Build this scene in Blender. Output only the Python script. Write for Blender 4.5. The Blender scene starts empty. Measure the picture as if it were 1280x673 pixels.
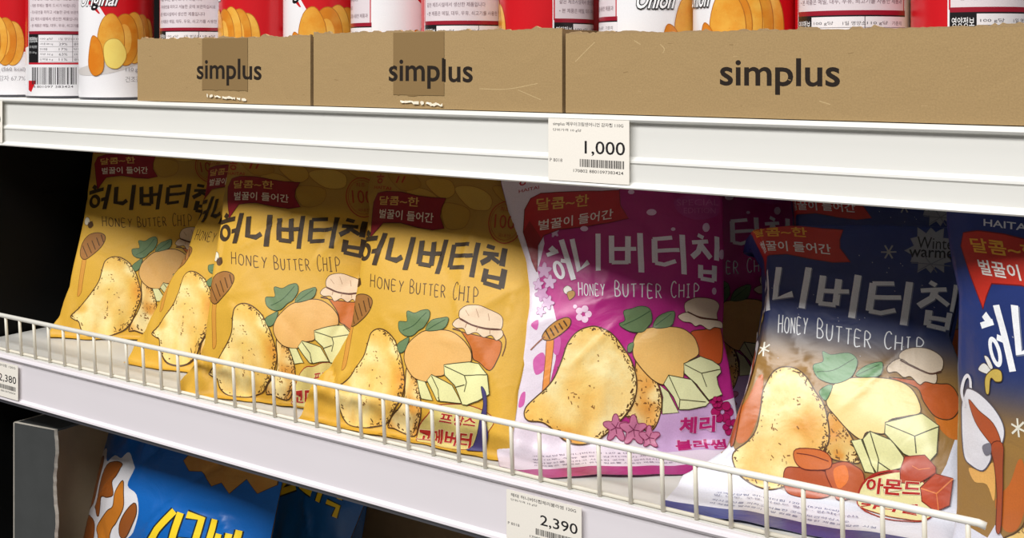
# Supermarket shelf: bags of potato chips behind a wire guard, canned crisps in cut cartons above, blue bags below.
# Units are metres. +X runs along the shelf to the right, +Y into the shelf, Z = 0 is the height of the camera.
import bpy, bmesh, math, random
import numpy as np
from mathutils import Vector, Matrix
from mathutils.geometry import tessellate_polygon
PI = math.pi
COL = bpy.context.scene.collection
ART={
'yellow':[
['p',(196,152,62),0,1,(160,112,40),0.0007,[572,515,718,502,859,534,915,572,788,584,657,571]],
['p',(184,140,52),0,1,(160,112,40),0.0007,[971,609,1082,587,1272,620,1278,729,1090,743]],
['p',(205,165,72),0,1,(160,112,40),0.0007,[1057,493,1238,463,1428,511,1451,604,1264,605]],
['p',(190,145,55),0,1,(160,112,40),0.0007,[1419,447,1638,440,1717,525,1550,529]],
['p',(178,132,48),0,1,(160,112,40),0.0007,[302,403,553,397,711,489,524,524]],
['p',(200,155,60),0,1,(160,112,40),0.0007,[741,455,978,439,1073,524,947,563]],
['p',(142,22,38),0,0,(90,12,22),0.0007,[999,561,850,563,698,554,532,537,360,533,258,545,236,603,291,719,358,848,389,800,437,744,620,735,804,755,953,763,1069,748,992,677,984,624]],
['t',(225,180,95),'달콤~한',[323,625],[757,626],[295,565],1,0.2,None,0],
['t',(240,225,205),'벌꿀이 들어간',[370,714],[941,721],[341,652],1,0.2,None,0],
['t',(176,52,30),'ㅎ',[175,472],[300,481],[126,397],1,0,None,0],
['s',(176,52,30),0.0022,0,[446,426,443,474]],
['s',(176,52,30),0.0022,0,[520,430,510,474]],
['t',(176,52,30),'HAITAI',[181,510],[408,526],[168,487],1,0,None,0],
['ring',(176,66,34),[1636,663],[1775,643],[1576,530],0.0009],
['ring',(176,66,34),[1636,663],[1757,646],[1585,549],0.0004],
['t',(170,66,34),'100',[1563,712],[1740,701],[1527,623],0,0,None,0],
['t',(170,66,34),'최초',[1560,599],[1643,593],[1548,569],0,0,None,0],
['t',(170,66,34),'국내산',[1623,766],[1732,756],[1615,743],0,0,None,0],
['s',(58,42,22),0.0045,0,[288,809,337,833]],
['s',(58,42,22),0.0045,0,[250,864,436,847]],
['s',(58,42,22),0.0045,0,[426,938,497,928]],
['s',(58,42,22),0.005,0,[499,810,496,1021]],
['ring',(58,42,22),[346,942],[399,942],[325,896],0.004],
['s',(58,42,22),0.005,0,[584,835,608,968,693,975,734,949]],
['s',(58,42,22),0.005,0,[786,817,799,1030]],
['s',(58,42,22),0.005,0,[881,835,913,983]],
['s',(58,42,22),0.005,0,[1004,837,1040,990]],
['s',(58,42,22),0.0036,0,[899,912,1024,914]],
['s',(58,42,22),0.0036,0,[913,983,1040,990]],
['s',(58,42,22),0.0036,0,[1037,910,1107,907]],
['s',(58,42,22),0.005,0,[1122,816,1122,1038]],
['s',(58,42,22),0.0036,0,[1224,845,1377,836]],
['s',(58,42,22),0.005,0,[1220,845,1231,990]],
['s',(58,42,22),0.0036,0,[1231,915,1361,911]],
['s',(58,42,22),0.0036,0,[1231,990,1377,981]],
['s',(58,42,22),0.0036,0,[1361,911,1431,900]],
['s',(58,42,22),0.005,0,[1457,818,1459,1032]],
['s',(58,42,22),0.0036,0,[1545,829,1621,836]],
['s',(58,42,22),0.0036,0,[1523,877,1669,871]],
['s',(58,42,22),0.005,0,[1600,875,1586,907,1521,940]],
['s',(58,42,22),0.0036,0,[1614,894,1684,918]],
['s',(58,42,22),0.005,0,[1710,825,1708,934]],
['s',(58,42,22),0.005,0,[1579,966,1571,1048]],
['s',(58,42,22),0.005,0,[1731,948,1718,1061]],
['s',(58,42,22),0.0036,0,[1581,1009,1723,1008]],
['s',(58,42,22),0.0036,0,[1571,1048,1721,1058]],
['e',(84,56,22),'HONEY',[511,1155],[853,1167],[483,1076],0.0008],
['e',(84,56,22),'BUTTER',[910,1170],[1271,1173],[881,1089],0.0008],
['e',(84,56,22),'CHIP',[1338,1177],[1560,1174],[1318,1074],0.0008],
['p',(238,226,200),0,1,(76,50,22),0.0004,[267,1088,285,1067,322,1080,341,1112,317,1134,279,1121]],
['p',(96,62,26),0,1,None,0.0007,[321,1125,363,1108,397,1140,373,1162,340,1155]],
['s',(76,50,22),0.0006,0,[324,1110,354,1151]],
['s',(76,50,22),0.0006,0,[340,1109,369,1150]],
['s',(76,50,22),0.0006,0,[355,1108,384,1149]],
['s',(76,50,22),0.0006,0,[371,1107,399,1147]],
['p',(210,148,58),0,1,(150,90,30),0.0004,[346,1371,388,1387,389,1552,382,1644,345,1670,344,1601]],
['p',(160,108,52),0,1,(76,50,22),0.0007,[298,1341,305,1267,366,1214,467,1202,548,1221,565,1263,525,1322,442,1375,377,1400,327,1384]],
['s',(76,50,22),0.0008,1,[315,1295,401,1383]],
['s',(76,50,22),0.0008,1,[367,1277,441,1356]],
['s',(76,50,22),0.0008,1,[417,1259,479,1330]],
['s',(76,50,22),0.0008,1,[466,1240,517,1303]],
['s',(76,50,22),0.0008,1,[513,1220,554,1276]],
['p',(214,196,120),0,1,(150,40,30),0.0007,[1183,1905,1323,1776,1404,1759,1560,1731,1709,1734,1805,1757,1837,1791,1810,1834,1754,1905,1562,1956,1345,1971,1211,1963]],
['c',(226,172,88),3,[1035,1592,1099,1613,1168,1666,1204,1727,1218,1801,1205,1865,1154,1921,1050,1921,956,1907,885,1903,993,1826,1045,1730]],
['c',(234,194,96),1,[672,1389,766,1397,862,1439,917,1484,975,1549,1024,1639,1041,1691,1025,1745,988,1801,949,1850,884,1890,766,1918,618,1940,484,1932,399,1894,369,1857,320,1840,296,1814,400,1735,490,1662,567,1567,588,1478,606,1419]],
['p',(200,112,46),0.2,1,(76,50,22),0.0007,[1393,1340,1451,1339,1518,1385,1567,1432,1591,1481,1637,1493,1729,1525,1758,1456,1765,1394,1744,1351,1644,1349,1526,1349]],
['p',(232,204,172),0,1,(76,50,22),0.0005,[1433,1220,1470,1194,1562,1181,1651,1193,1720,1208,1741,1237,1727,1290,1634,1302,1531,1298,1443,1275,1425,1248]],
['p',(232,204,172),0,1,(76,50,22),0.0005,[1433,1274,1384,1309,1419,1330,1481,1327,1520,1357,1575,1334,1628,1352,1672,1330,1713,1352,1757,1317,1730,1286,1633,1297,1531,1294]],
['s',(96,48,30),0.0011,1,[1437,1276,1531,1298,1634,1302,1730,1287]],
['s',(96,48,30),0.0007,1,[1750,1300,1784,1337,1791,1383,1785,1431]],
['s',(170,130,100),0.0004,0,[1467,1222,1502,1250]],
['s',(170,130,100),0.0004,0,[1548,1203,1573,1246]],
['s',(170,130,100),0.0004,0,[1637,1215,1650,1253]],
['s',(170,130,100),0.0004,0,[1492,1320,1498,1294]],
['s',(170,130,100),0.0004,0,[1572,1324,1577,1300]],
['s',(170,130,100),0.0004,0,[1662,1324,1660,1302]],
['p',(228,178,104),0.12,1,(76,50,22),0.0007,[1101,1397,1172,1371,1297,1355,1398,1357,1492,1388,1559,1433,1581,1476,1572,1504,1467,1527,1395,1553,1398,1602,1288,1621,1253,1651,1175,1649,1104,1632,1033,1585,998,1527,1018,1457]],
['p',(104,128,86),0,1,(44,70,44),0.0005,[944,1277,1020,1284,1082,1262,1150,1257,1173,1302,1142,1353,1094,1377,1047,1408,978,1415,906,1389,881,1342,921,1336,968,1331]],
['s',(52,84,50),0.0005,1,[942,1387,1047,1347,1133,1272]],
['p',(104,128,86),0,1,(44,70,44),0.0005,[1167,1371,1196,1314,1275,1290,1339,1281,1339,1326,1297,1355]],
['s',(52,84,50),0.0005,1,[1181,1367,1318,1294]],
['p',(104,128,86),0,1,(44,70,44),0.0005,[912,1471,963,1440,1017,1423,1001,1492,952,1513]],
['p',(224,221,160),0,0,(70,66,34),0.0007,[1164,1650,1236,1652,1320,1741,1218,1745]],
['p',(224,221,160),0,0,(70,66,34),0.0007,[1251,1644,1285,1608,1416,1632,1479,1645,1570,1725,1400,1741,1368,1739]],
['s',(70,66,34),0.0007,0,[1287,1615,1370,1682,1392,1740]],
['s',(70,66,34),0.0007,0,[1379,1722,1400,1739]],
['p',(224,221,160),0,0,(70,66,34),0.0007,[1387,1547,1571,1502,1638,1499,1724,1549,1766,1647,1699,1697,1627,1730,1583,1730,1498,1642,1408,1601]],
['s',(70,66,34),0.0007,0,[1395,1553,1557,1579,1724,1549]],
['s',(70,66,34),0.0007,0,[1557,1579,1585,1613,1584,1664]],
['s',(70,66,34),0.0007,0,[1574,1627,1501,1652]],
['t',(168,34,30),'프랑스',[1396,1854],[1704,1839],[1411,1796],2.2,0.1,(240,224,180),0.0018],
['t',(168,34,30),'고메버터',[1178,1945],[1684,1925],[1190,1885],2.6,0.1,(240,224,180),0.0018],
['p',(66,58,112),0,1,(30,26,60),0.0004,[1700,1619,1736,1639,1762,1699,1782,1800,1817,1871,1783,1931,1664,1950,1723,1884,1734,1781,1739,1703]],
],
'pink':[
['p',(226,214,226),0,0,None,0.0007,[-98,236,1288,269,1003,511,973,543,498,605,303,706,316,841,254,1001,276,1070,252,1376,-100,1359]],
['p',(226,214,226),0,0,None,0.0007,[-100,987,367,1212,423,1363,431,1529,390,1748,738,1921,1101,1890,1292,1811,1718,1737,1939,1691,2100,2200,-100,2200]],
['p',(202,166,208),0,1,None,0.0007,[1175,1838,1292,1798,1501,1768,1781,1736,1829,1857,1799,1990,1542,2015,1186,1990]],
['p',(206,158,196),0,1,(178,110,160),0.0003,[350,1004,331,1012,335,1026,334,1046,315,1043,302,1030,289,1038,268,1043,265,1026,274,1010,262,1002,250,985,267,977,286,980,292,967,306,952,320,964,322,981,338,982,359,988]],
['p',(216,182,212),0,1,(178,110,160),0.0003,[383,1074,367,1081,369,1092,369,1110,353,1110,341,1097,330,1102,312,1108,307,1094,315,1079,307,1071,295,1057,308,1048,326,1052,331,1042,343,1027,356,1036,358,1053,370,1054,389,1060]],
['p',(206,158,196),0,1,(178,110,160),0.0003,[316,1140,332,1154,325,1167,304,1163,296,1167,287,1184,272,1181,268,1161,260,1154,240,1150,237,1136,255,1128,259,1120,256,1100,269,1095,284,1109,294,1111,313,1102,324,1113,314,1130]],
['p',(216,182,212),0,1,(178,110,160),0.0003,[379,1197,372,1209,354,1211,351,1220,349,1238,334,1235,324,1219,313,1218,294,1219,291,1205,303,1194,299,1184,291,1167,304,1161,321,1170,329,1165,343,1153,354,1164,352,1181,361,1187]],
['p',(216,182,212),0,1,(178,110,160),0.0003,[291,1084,280,1090,284,1100,283,1113,270,1110,260,1102,252,1109,238,1112,236,1099,241,1088,231,1082,223,1070,236,1065,248,1067,251,1056,261,1046,270,1056,273,1068,284,1068,298,1073]],
['p',(216,182,212),0,1,(178,110,160),0.0003,[427,779,426,785,432,797,422,803,408,797,401,798,388,807,378,802,382,788,379,783,365,776,368,767,385,765,390,761,394,748,406,747,413,759,419,762,436,761,440,770]],
['p',(216,182,212),0,1,(178,110,160),0.0003,[492,735,480,738,479,743,479,753,470,754,463,747,456,748,445,751,441,745,447,737,445,732,437,725,444,720,455,722,460,719,467,710,475,713,476,723,481,725,493,728]],
['p',(216,182,212),0,1,(178,110,160),0.0003,[315,1248,318,1258,304,1260,297,1262,296,1275,287,1279,279,1267,273,1261,260,1262,252,1255,261,1245,264,1240,257,1228,261,1219,275,1226,282,1228,291,1219,302,1221,301,1235,302,1242]],
['p',(206,90,165),0,1,None,0.0007,[268,1522,334,1484,366,1567,300,1604]],
['p',(206,90,165),0,1,None,0.0007,[409,1391,455,1421,445,1503,401,1474]],
['p',(206,90,165),0,1,None,0.0007,[202,1708,235,1695,232,1760,189,1773]],
['p',(206,90,165),0,1,None,0.0007,[220,1322,270,1296,268,1354]],
['p',(184,26,36),0,0,(110,10,20),0.0007,[978,543,813,542,581,536,318,536,235,565,183,631,163,767,216,946,249,1008,265,853,315,794,442,763,679,755,876,745,1040,722,979,640]],
['p',(140,14,26),0,0,None,0.0007,[163,767,216,946,249,1008,265,853,293,807,215,701]],
['t',(222,176,84),'달콤~한',[273,641],[713,633],[276,567],1,0.15,None,0],
['t',(238,226,216),'벌꿀이 들어간',[276,764],[911,722],[278,702],1,0.15,None,0],
['t',(176,20,50),'ㅎ',[143,486],[215,477],[139,430],1,0,None,0],
['t',(176,20,50),'HAITAI',[144,526],[306,507],[144,506],1,0,None,0],
['p',(176,52,130),0,1,None,0.0007,[1425,666,1413,610,1491,579,1626,564,1788,559,1799,629,1759,688,1606,720,1494,705]],
['t',(196,96,158),'SPECIAL',[1428,641],[1787,621],[1432,601],0,0,None,0],
['t',(196,96,158),'EDITION',[1481,686],[1755,672],[1485,652],0,0,None,0],
['p',(232,196,222),0,1,None,0.0007,[1264,684,1243,701,1203,701,1185,685,1207,667,1246,667]],
['p',(232,196,222),0,1,None,0.0007,[698,771,678,784,641,781,625,766,645,754,681,756]],
['p',(232,196,222),0,1,None,0.0007,[1403,784,1393,793,1375,794,1367,785,1377,775,1395,775]],
['p',(232,196,222),0,1,None,0.0007,[1727,1123,1716,1142,1695,1143,1685,1125,1697,1107,1718,1106]],
['p',(232,196,222),0,1,None,0.0007,[1099,556,1085,569,1059,568,1047,556,1061,543,1087,544]],
['p',(232,196,222),0,1,None,0.0007,[555,1233,547,1243,530,1242,521,1231,528,1220,545,1222]],
['p',(232,196,222),0,1,None,0.0007,[1691,762,1672,786,1641,788,1628,765,1646,741,1678,739]],
['p',(232,196,222),0,1,None,0.0007,[1819,910,1802,936,1773,938,1760,915,1776,889,1806,887]],
['p',(236,200,224),0,1,None,0.0007,[686,1287,672,1304,643,1302,627,1284,641,1267,671,1269]],
['p',(236,200,224),0,1,None,0.0007,[658,1316,645,1333,616,1331,600,1313,613,1296,642,1298]],
['p',(236,200,224),0,1,None,0.0007,[609,1302,596,1318,568,1316,552,1298,564,1281,593,1284]],
['p',(236,200,224),0,1,None,0.0007,[606,1264,592,1280,563,1278,547,1260,560,1243,589,1245]],
['p',(236,200,224),0,1,None,0.0007,[655,1254,640,1271,610,1270,594,1251,608,1234,639,1236]],
['s',(250,244,250),0.0046,0,[360,867,393,895]],
['s',(250,244,250),0.00322,0,[328,912,418,891]],
['s',(250,244,250),0.00322,0,[433,947,484,955]],
['s',(250,244,250),0.0046,0,[453,825,525,1066]],
['s',(250,244,250),0.0046,0,[545,825,578,1014,675,970]],
['s',(250,244,250),0.0046,0,[780,807,762,1027]],
['s',(250,244,250),0.0046,0,[894,824,883,988]],
['s',(250,244,250),0.0046,0,[1027,831,1012,992]],
['s',(250,244,250),0.00322,0,[889,904,1022,907]],
['s',(250,244,250),0.00322,0,[883,985,1016,987]],
['s',(250,244,250),0.00322,0,[1022,907,1084,907]],
['s',(250,244,250),0.0046,0,[1123,812,1112,1044]],
['s',(250,244,250),0.00322,0,[1220,847,1371,835]],
['s',(250,244,250),0.0046,0,[1232,847,1221,988]],
['s',(250,244,250),0.00322,0,[1227,918,1349,909]],
['s',(250,244,250),0.00322,0,[1221,988,1293,996,1384,972]],
['s',(250,244,250),0.00322,0,[1346,909,1421,906]],
['s',(250,244,250),0.0046,0,[1452,816,1446,1043]],
['s',(250,244,250),0.00322,0,[1582,811,1629,827]],
['s',(250,244,250),0.00322,0,[1530,857,1667,846]],
['s',(250,244,250),0.0046,0,[1607,854,1579,907,1522,942]],
['s',(250,244,250),0.0046,0,[1605,875,1684,940]],
['s',(250,244,250),0.0046,0,[1751,811,1737,950]],
['s',(250,244,250),0.0046,0,[1591,983,1586,1058]],
['s',(250,244,250),0.0046,0,[1715,981,1709,1068]],
['s',(250,244,250),0.00322,0,[1588,1021,1711,1020]],
['s',(250,244,250),0.00322,0,[1586,1059,1709,1066]],
['ring',(250,244,250),[413,1003],[444,1007],[403,957],0.0026],
['e',(250,244,250),'HONEY',[565,1167],[815,1180],[565,1083],0.0009],
['e',(250,244,250),'BUTTER',[892,1184],[1256,1190],[901,1094],0.0009],
['e',(250,244,250),'CHIP',[1329,1181],[1571,1167],[1337,1090],0.0009],
['p',(236,228,220),0,1,(76,50,22),0.0004,[440,1117,472,1099,507,1121,492,1154,453,1146]],
['p',(190,140,60),0,1,(76,50,22),0.0004,[470,1141,521,1133,532,1162,493,1188,478,1175]],
['p',(232,146,62),0,1,(150,80,30),0.0005,[350,1407,397,1407,406,1528,404,1633,413,1736,395,1766,363,1756,358,1658,357,1540]],
['p',(196,136,56),0,1,(76,50,22),0.0007,[312,1394,339,1352,397,1312,469,1293,510,1308,508,1346,449,1387,387,1415,337,1415]],
['s',(76,50,22),0.001,1,[332,1360,372,1411]],
['s',(76,50,22),0.001,1,[362,1348,400,1394]],
['s',(76,50,22),0.001,1,[393,1335,429,1378]],
['s',(76,50,22),0.001,1,[424,1323,458,1361]],
['s',(76,50,22),0.001,1,[456,1310,488,1344]],
['s',(150,90,60),0.001,1,[240,1466,288,1426,330,1395]],
['c',(236,186,104),4,[1022,1548,1096,1578,1173,1634,1216,1723,1213,1800,1158,1889,1063,1883,986,1826,949,1820,1011,1738]],
['c',(244,204,110),2,[690,1358,781,1374,858,1408,931,1473,985,1537,1020,1612,1025,1687,1002,1751,949,1813,861,1875,773,1922,686,1944,599,1946,514,1926,421,1873,361,1849,272,1844,238,1818,249,1774,317,1723,382,1678,436,1621,477,1531,510,1439,580,1380]],
['p',(206,92,40),0.2,1,(76,50,22),0.0007,[1488,1365,1533,1416,1547,1483,1659,1520,1738,1524,1767,1447,1768,1364,1737,1327,1604,1344]],
['p',(226,206,180),0,1,(76,50,22),0.0005,[1440,1251,1442,1207,1510,1177,1581,1168,1694,1173,1746,1202,1724,1250,1715,1289,1569,1284,1467,1265]],
['p',(226,206,180),0,1,(76,50,22),0.0005,[1468,1257,1377,1283,1417,1311,1486,1314,1527,1331,1579,1321,1649,1344,1700,1327,1770,1329,1751,1291,1569,1284]],
['s',(90,44,30),0.0012,1,[1460,1255,1569,1279,1731,1285]],
['p',(232,186,108),0.12,1,(76,50,22),0.0007,[1031,1403,1110,1365,1269,1348,1398,1350,1488,1378,1533,1416,1547,1483,1440,1530,1407,1572,1388,1626,1293,1617,1232,1658,1134,1628,1022,1542,1002,1485]],
['p',(104,128,86),0,1,(44,70,44),0.0005,[950,1271,1013,1256,1085,1239,1152,1253,1162,1317,1127,1354,1086,1383,999,1386,932,1366,907,1345,953,1324]],
['s',(52,84,50),0.0005,1,[933,1353,1041,1315,1151,1266]],
['p',(104,128,86),0,1,(44,70,44),0.0005,[1169,1349,1218,1289,1341,1257,1338,1308,1304,1345,1211,1360]],
['s',(52,84,50),0.0005,1,[1187,1346,1320,1273]],
['p',(104,128,86),0,1,(44,70,44),0.0005,[970,1459,1012,1447,996,1491,964,1496]],
['p',(222,224,172),0,0,(70,66,34),0.0007,[1202,1661,1272,1695,1357,1800,1223,1810,1227,1722]],
['p',(222,224,172),0,0,(70,66,34),0.0007,[1273,1607,1378,1616,1467,1623,1615,1739,1583,1761,1437,1782,1357,1784,1312,1720,1232,1655]],
['s',(70,66,34),0.0007,0,[1273,1607,1364,1732,1585,1739]],
['s',(70,66,34),0.0007,0,[1364,1732,1357,1779]],
['p',(222,224,172),0,0,(70,66,34),0.0007,[1404,1541,1562,1493,1664,1513,1725,1540,1732,1575,1692,1601,1699,1645,1727,1696,1612,1728,1510,1645,1405,1592]],
['s',(70,66,34),0.0007,0,[1409,1545,1562,1585,1723,1559]],
['s',(70,66,34),0.0007,0,[1562,1585,1598,1658]],
['p',(196,118,150),0,1,(140,50,90),0.0006,[941,1878,928,1886,924,1894,935,1909,940,1928,925,1937,898,1929,883,1916,872,1915,856,1926,832,1933,815,1926,824,1908,828,1892,824,1884,804,1876,786,1862,790,1849,821,1845,839,1848,848,1844,851,1828,863,1812,882,1811,893,1826,900,1844,909,1850,932,1848,958,1851,966,1865]],
['s',(120,36,76),0.0005,0,[875,1877,894,1851]],
['s',(120,36,76),0.0005,0,[875,1877,918,1883]],
['s',(120,36,76),0.0005,0,[875,1877,883,1907]],
['s',(120,36,76),0.0005,0,[875,1877,837,1890]],
['s',(120,36,76),0.0005,0,[875,1877,844,1856]],
['p',(196,118,150),0,1,(140,50,90),0.0006,[1077,1890,1062,1898,1058,1906,1070,1923,1076,1944,1060,1953,1030,1945,1013,1932,1000,1930,983,1942,957,1951,938,1943,947,1923,951,1906,947,1897,925,1888,904,1873,909,1858,943,1854,963,1857,973,1853,977,1835,990,1817,1011,1816,1024,1833,1031,1852,1041,1858,1066,1856,1096,1860,1105,1874]],
['s',(120,36,76),0.0005,0,[1004,1889,1024,1860]],
['s',(120,36,76),0.0005,0,[1004,1889,1052,1895]],
['s',(120,36,76),0.0005,0,[1004,1889,1013,1922]],
['s',(120,36,76),0.0005,0,[1004,1889,962,1903]],
['s',(120,36,76),0.0005,0,[1004,1889,969,1866]],
['p',(196,118,150),0,1,(140,50,90),0.0006,[1184,1925,1172,1932,1169,1938,1178,1951,1183,1966,1171,1974,1147,1968,1133,1958,1124,1957,1110,1966,1090,1973,1075,1967,1082,1952,1085,1938,1082,1932,1064,1925,1047,1913,1050,1902,1078,1898,1093,1900,1101,1897,1104,1884,1114,1869,1131,1868,1141,1881,1147,1896,1155,1901,1175,1899,1198,1902,1205,1913]],
['s',(120,36,76),0.0005,0,[1126,1925,1142,1902]],
['s',(120,36,76),0.0005,0,[1126,1925,1164,1929]],
['s',(120,36,76),0.0005,0,[1126,1925,1134,1950]],
['s',(120,36,76),0.0005,0,[1126,1925,1093,1936]],
['s',(120,36,76),0.0005,0,[1126,1925,1098,1907]],
['p',(176,24,96),0,1,(120,10,60),0.0004,[1819,1790,1797,1811,1758,1812,1741,1790,1764,1768,1803,1768]],
['p',(176,24,96),0,1,(120,10,60),0.0004,[1786,1822,1764,1844,1726,1844,1709,1823,1731,1801,1769,1801]],
['p',(176,24,96),0,1,(120,10,60),0.0004,[1728,1823,1707,1844,1668,1844,1651,1823,1673,1802,1711,1802]],
['p',(176,24,96),0,1,(120,10,60),0.0004,[1703,1791,1681,1812,1642,1813,1625,1792,1647,1770,1686,1770]],
['p',(176,24,96),0,1,(120,10,60),0.0004,[1736,1758,1714,1780,1675,1780,1658,1759,1680,1737,1719,1737]],
['p',(176,24,96),0,1,(120,10,60),0.0004,[1794,1758,1772,1780,1733,1780,1717,1759,1739,1737,1778,1736]],
['p',(176,24,96),0,1,(120,10,60),0.0004,[1857,1870,1841,1886,1813,1886,1801,1871,1817,1855,1845,1855]],
['p',(176,24,96),0,1,(120,10,60),0.0004,[1833,1894,1817,1910,1790,1910,1777,1894,1793,1879,1821,1879]],
['p',(176,24,96),0,1,(120,10,60),0.0004,[1791,1894,1776,1910,1748,1910,1735,1894,1751,1879,1779,1879]],
['p',(176,24,96),0,1,(120,10,60),0.0004,[1773,1871,1757,1886,1729,1886,1716,1871,1732,1855,1760,1855]],
['p',(176,24,96),0,1,(120,10,60),0.0004,[1797,1847,1781,1863,1752,1863,1740,1847,1756,1831,1784,1831]],
['p',(176,24,96),0,1,(120,10,60),0.0004,[1839,1847,1823,1863,1795,1863,1782,1847,1799,1831,1827,1831]],
['p',(176,24,96),0,1,(120,10,60),0.0004,[1726,1737,1715,1748,1694,1748,1685,1737,1697,1726,1718,1726]],
['p',(176,24,96),0,1,(120,10,60),0.0004,[1709,1754,1697,1765,1677,1765,1668,1754,1680,1743,1700,1743]],
['p',(176,24,96),0,1,(120,10,60),0.0004,[1678,1754,1667,1766,1646,1766,1637,1755,1649,1743,1669,1743]],
['p',(176,24,96),0,1,(120,10,60),0.0004,[1665,1737,1653,1749,1633,1749,1624,1738,1635,1727,1656,1727]],
['p',(176,24,96),0,1,(120,10,60),0.0004,[1682,1720,1671,1732,1650,1732,1641,1721,1653,1710,1674,1709]],
['p',(176,24,96),0,1,(120,10,60),0.0004,[1713,1720,1702,1732,1681,1732,1672,1721,1684,1709,1705,1709]],
['t',(178,28,104),'체리',[1359,1908],[1653,1895],[1365,1823],3,0.05,(214,178,206),0.0026],
['t',(178,28,104),'블라썸',[1329,2007],[1733,2002],[1328,1934],3,0.05,(214,178,206),0.0026],
],
'navy':[
['p',(222,222,232),0,0,None,0.0007,[-90,1754,260,1815,315,1744,422,1858,709,1935,1197,2001,1614,1912,1754,1718,1814,1589,2043,1584,2100,2200,-79,2200]],
['p',(206,116,36),0,1,None,0.0007,[1648,1396,1867,1415,1877,1564,1796,1595,1724,1563,1687,1514]],
['p',(196,104,40),0,1,None,0.0007,[324,1631,428,1542,506,1423,541,1436,524,1609,470,1722,407,1759,360,1741]],
['ribbon',(196,48,34)],
['s',(120,126,150),0.0052,0,[580,819,579,999,707,966]],
['s',(120,126,150),0.0052,0,[799,811,783,1037]],
['s',(120,126,150),0.0052,0,[905,849,898,999]],
['s',(120,126,150),0.0052,0,[1013,858,1011,997]],
['s',(120,126,150),0.00364,0,[902,930,1015,925]],
['s',(120,126,150),0.00364,0,[895,999,1011,997]],
['s',(120,126,150),0.00364,0,[1015,925,1089,918]],
['s',(120,126,150),0.0052,0,[1135,822,1121,1051]],
['s',(120,126,150),0.00364,0,[1234,857,1368,842]],
['s',(120,126,150),0.0052,0,[1237,856,1227,1002]],
['s',(120,126,150),0.00364,0,[1233,929,1348,919]],
['s',(120,126,150),0.00364,0,[1227,1002,1301,1006,1390,982]],
['s',(120,126,150),0.00364,0,[1348,919,1417,912]],
['s',(120,126,150),0.0052,0,[1462,822,1447,1056]],
['s',(120,126,150),0.00364,0,[1588,814,1629,830]],
['s',(120,126,150),0.00364,0,[1536,865,1696,845]],
['s',(120,126,150),0.0052,0,[1625,858,1610,901,1530,949]],
['s',(120,126,150),0.00364,0,[1625,883,1716,932]],
['s',(120,126,150),0.0052,0,[1763,812,1752,964]],
['s',(120,126,150),0.0052,0,[1598,969,1594,1050]],
['s',(120,126,150),0.0052,0,[1736,972,1728,1063]],
['s',(120,126,150),0.00364,0,[1598,1008,1727,1014]],
['s',(120,126,150),0.00364,0,[1594,1050,1719,1062]],
['s',(244,246,250),0.0046,0,[574,815,574,995,701,962]],
['s',(244,246,250),0.0046,0,[793,807,778,1034]],
['s',(244,246,250),0.0046,0,[900,845,893,996]],
['s',(244,246,250),0.0046,0,[1008,855,1006,994]],
['s',(244,246,250),0.00322,0,[896,927,1010,921]],
['s',(244,246,250),0.00322,0,[890,996,1006,994]],
['s',(244,246,250),0.00322,0,[1010,921,1084,914]],
['s',(244,246,250),0.0046,0,[1131,819,1117,1047]],
['s',(244,246,250),0.00322,0,[1229,854,1363,838]],
['s',(244,246,250),0.0046,0,[1232,853,1223,999]],
['s',(244,246,250),0.00322,0,[1228,926,1343,916]],
['s',(244,246,250),0.00322,0,[1223,999,1297,1003,1385,979]],
['s',(244,246,250),0.00322,0,[1343,916,1413,909]],
['s',(244,246,250),0.0046,0,[1457,819,1442,1053]],
['s',(244,246,250),0.00322,0,[1583,810,1624,826]],
['s',(244,246,250),0.00322,0,[1531,862,1691,842]],
['s',(244,246,250),0.0046,0,[1621,854,1605,898,1525,946]],
['s',(244,246,250),0.00322,0,[1620,879,1712,929]],
['s',(244,246,250),0.0046,0,[1758,809,1748,961]],
['s',(244,246,250),0.0046,0,[1593,965,1589,1047]],
['s',(244,246,250),0.0046,0,[1731,969,1723,1060]],
['s',(244,246,250),0.00322,0,[1593,1005,1722,1011]],
['s',(244,246,250),0.00322,0,[1589,1047,1714,1059]],
['heo',(244,246,250)],
['e',(244,246,250),'HONEY',[626,1186],[841,1169],[618,1083],0.0008],
['e',(244,246,250),'BUTTER',[903,1181],[1264,1197],[898,1080],0.0008],
['e',(244,246,250),'CHIP',[1340,1190],[1590,1202],[1335,1094],0.0008],
['p',(150,152,160),0,0,(110,112,122),0.0004,[1747,602,1686,638,1709,677,1666,693,1668,748,1611,720,1585,760,1552,734,1502,765,1503,705,1453,706,1463,666,1408,644,1467,610,1443,570,1486,555,1483,496,1541,527,1569,484,1602,512,1655,475,1652,541,1704,538,1692,581]],
['t',(26,26,34),'Winter',[1487,624],[1755,603],[1487,554],0,0,None,0],
['t',(26,26,34),'warmer',[1440,682],[1767,655],[1439,635],0.8,0,None,0],
['s',(116,118,128),0.0007,0,[1459,712,1705,705]],
['s',(116,118,128),0.0007,0,[1539,665,1624,754]],
['s',(116,118,128),0.0007,0,[1662,661,1502,756]],
['s',(150,150,150),0.0012,0,[1261,668,1359,657]],
['s',(150,150,150),0.0012,0,[1282,626,1338,698]],
['s',(150,150,150),0.0012,0,[1331,621,1290,703]],
['p',(190,190,200),0,0,None,0.0007,[1620,945,1628,947,1625,952]],
['p',(190,190,200),0,0,None,0.0007,[1639,1055,1647,1057,1644,1062]],
['p',(190,190,200),0,0,None,0.0007,[1317,753,1324,754,1322,760]],
['p',(190,190,200),0,0,None,0.0007,[1603,573,1610,575,1608,580]],
['p',(190,190,200),0,0,None,0.0007,[845,950,853,951,850,957]],
['p',(190,190,200),0,0,None,0.0007,[1402,731,1409,732,1407,738]],
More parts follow.
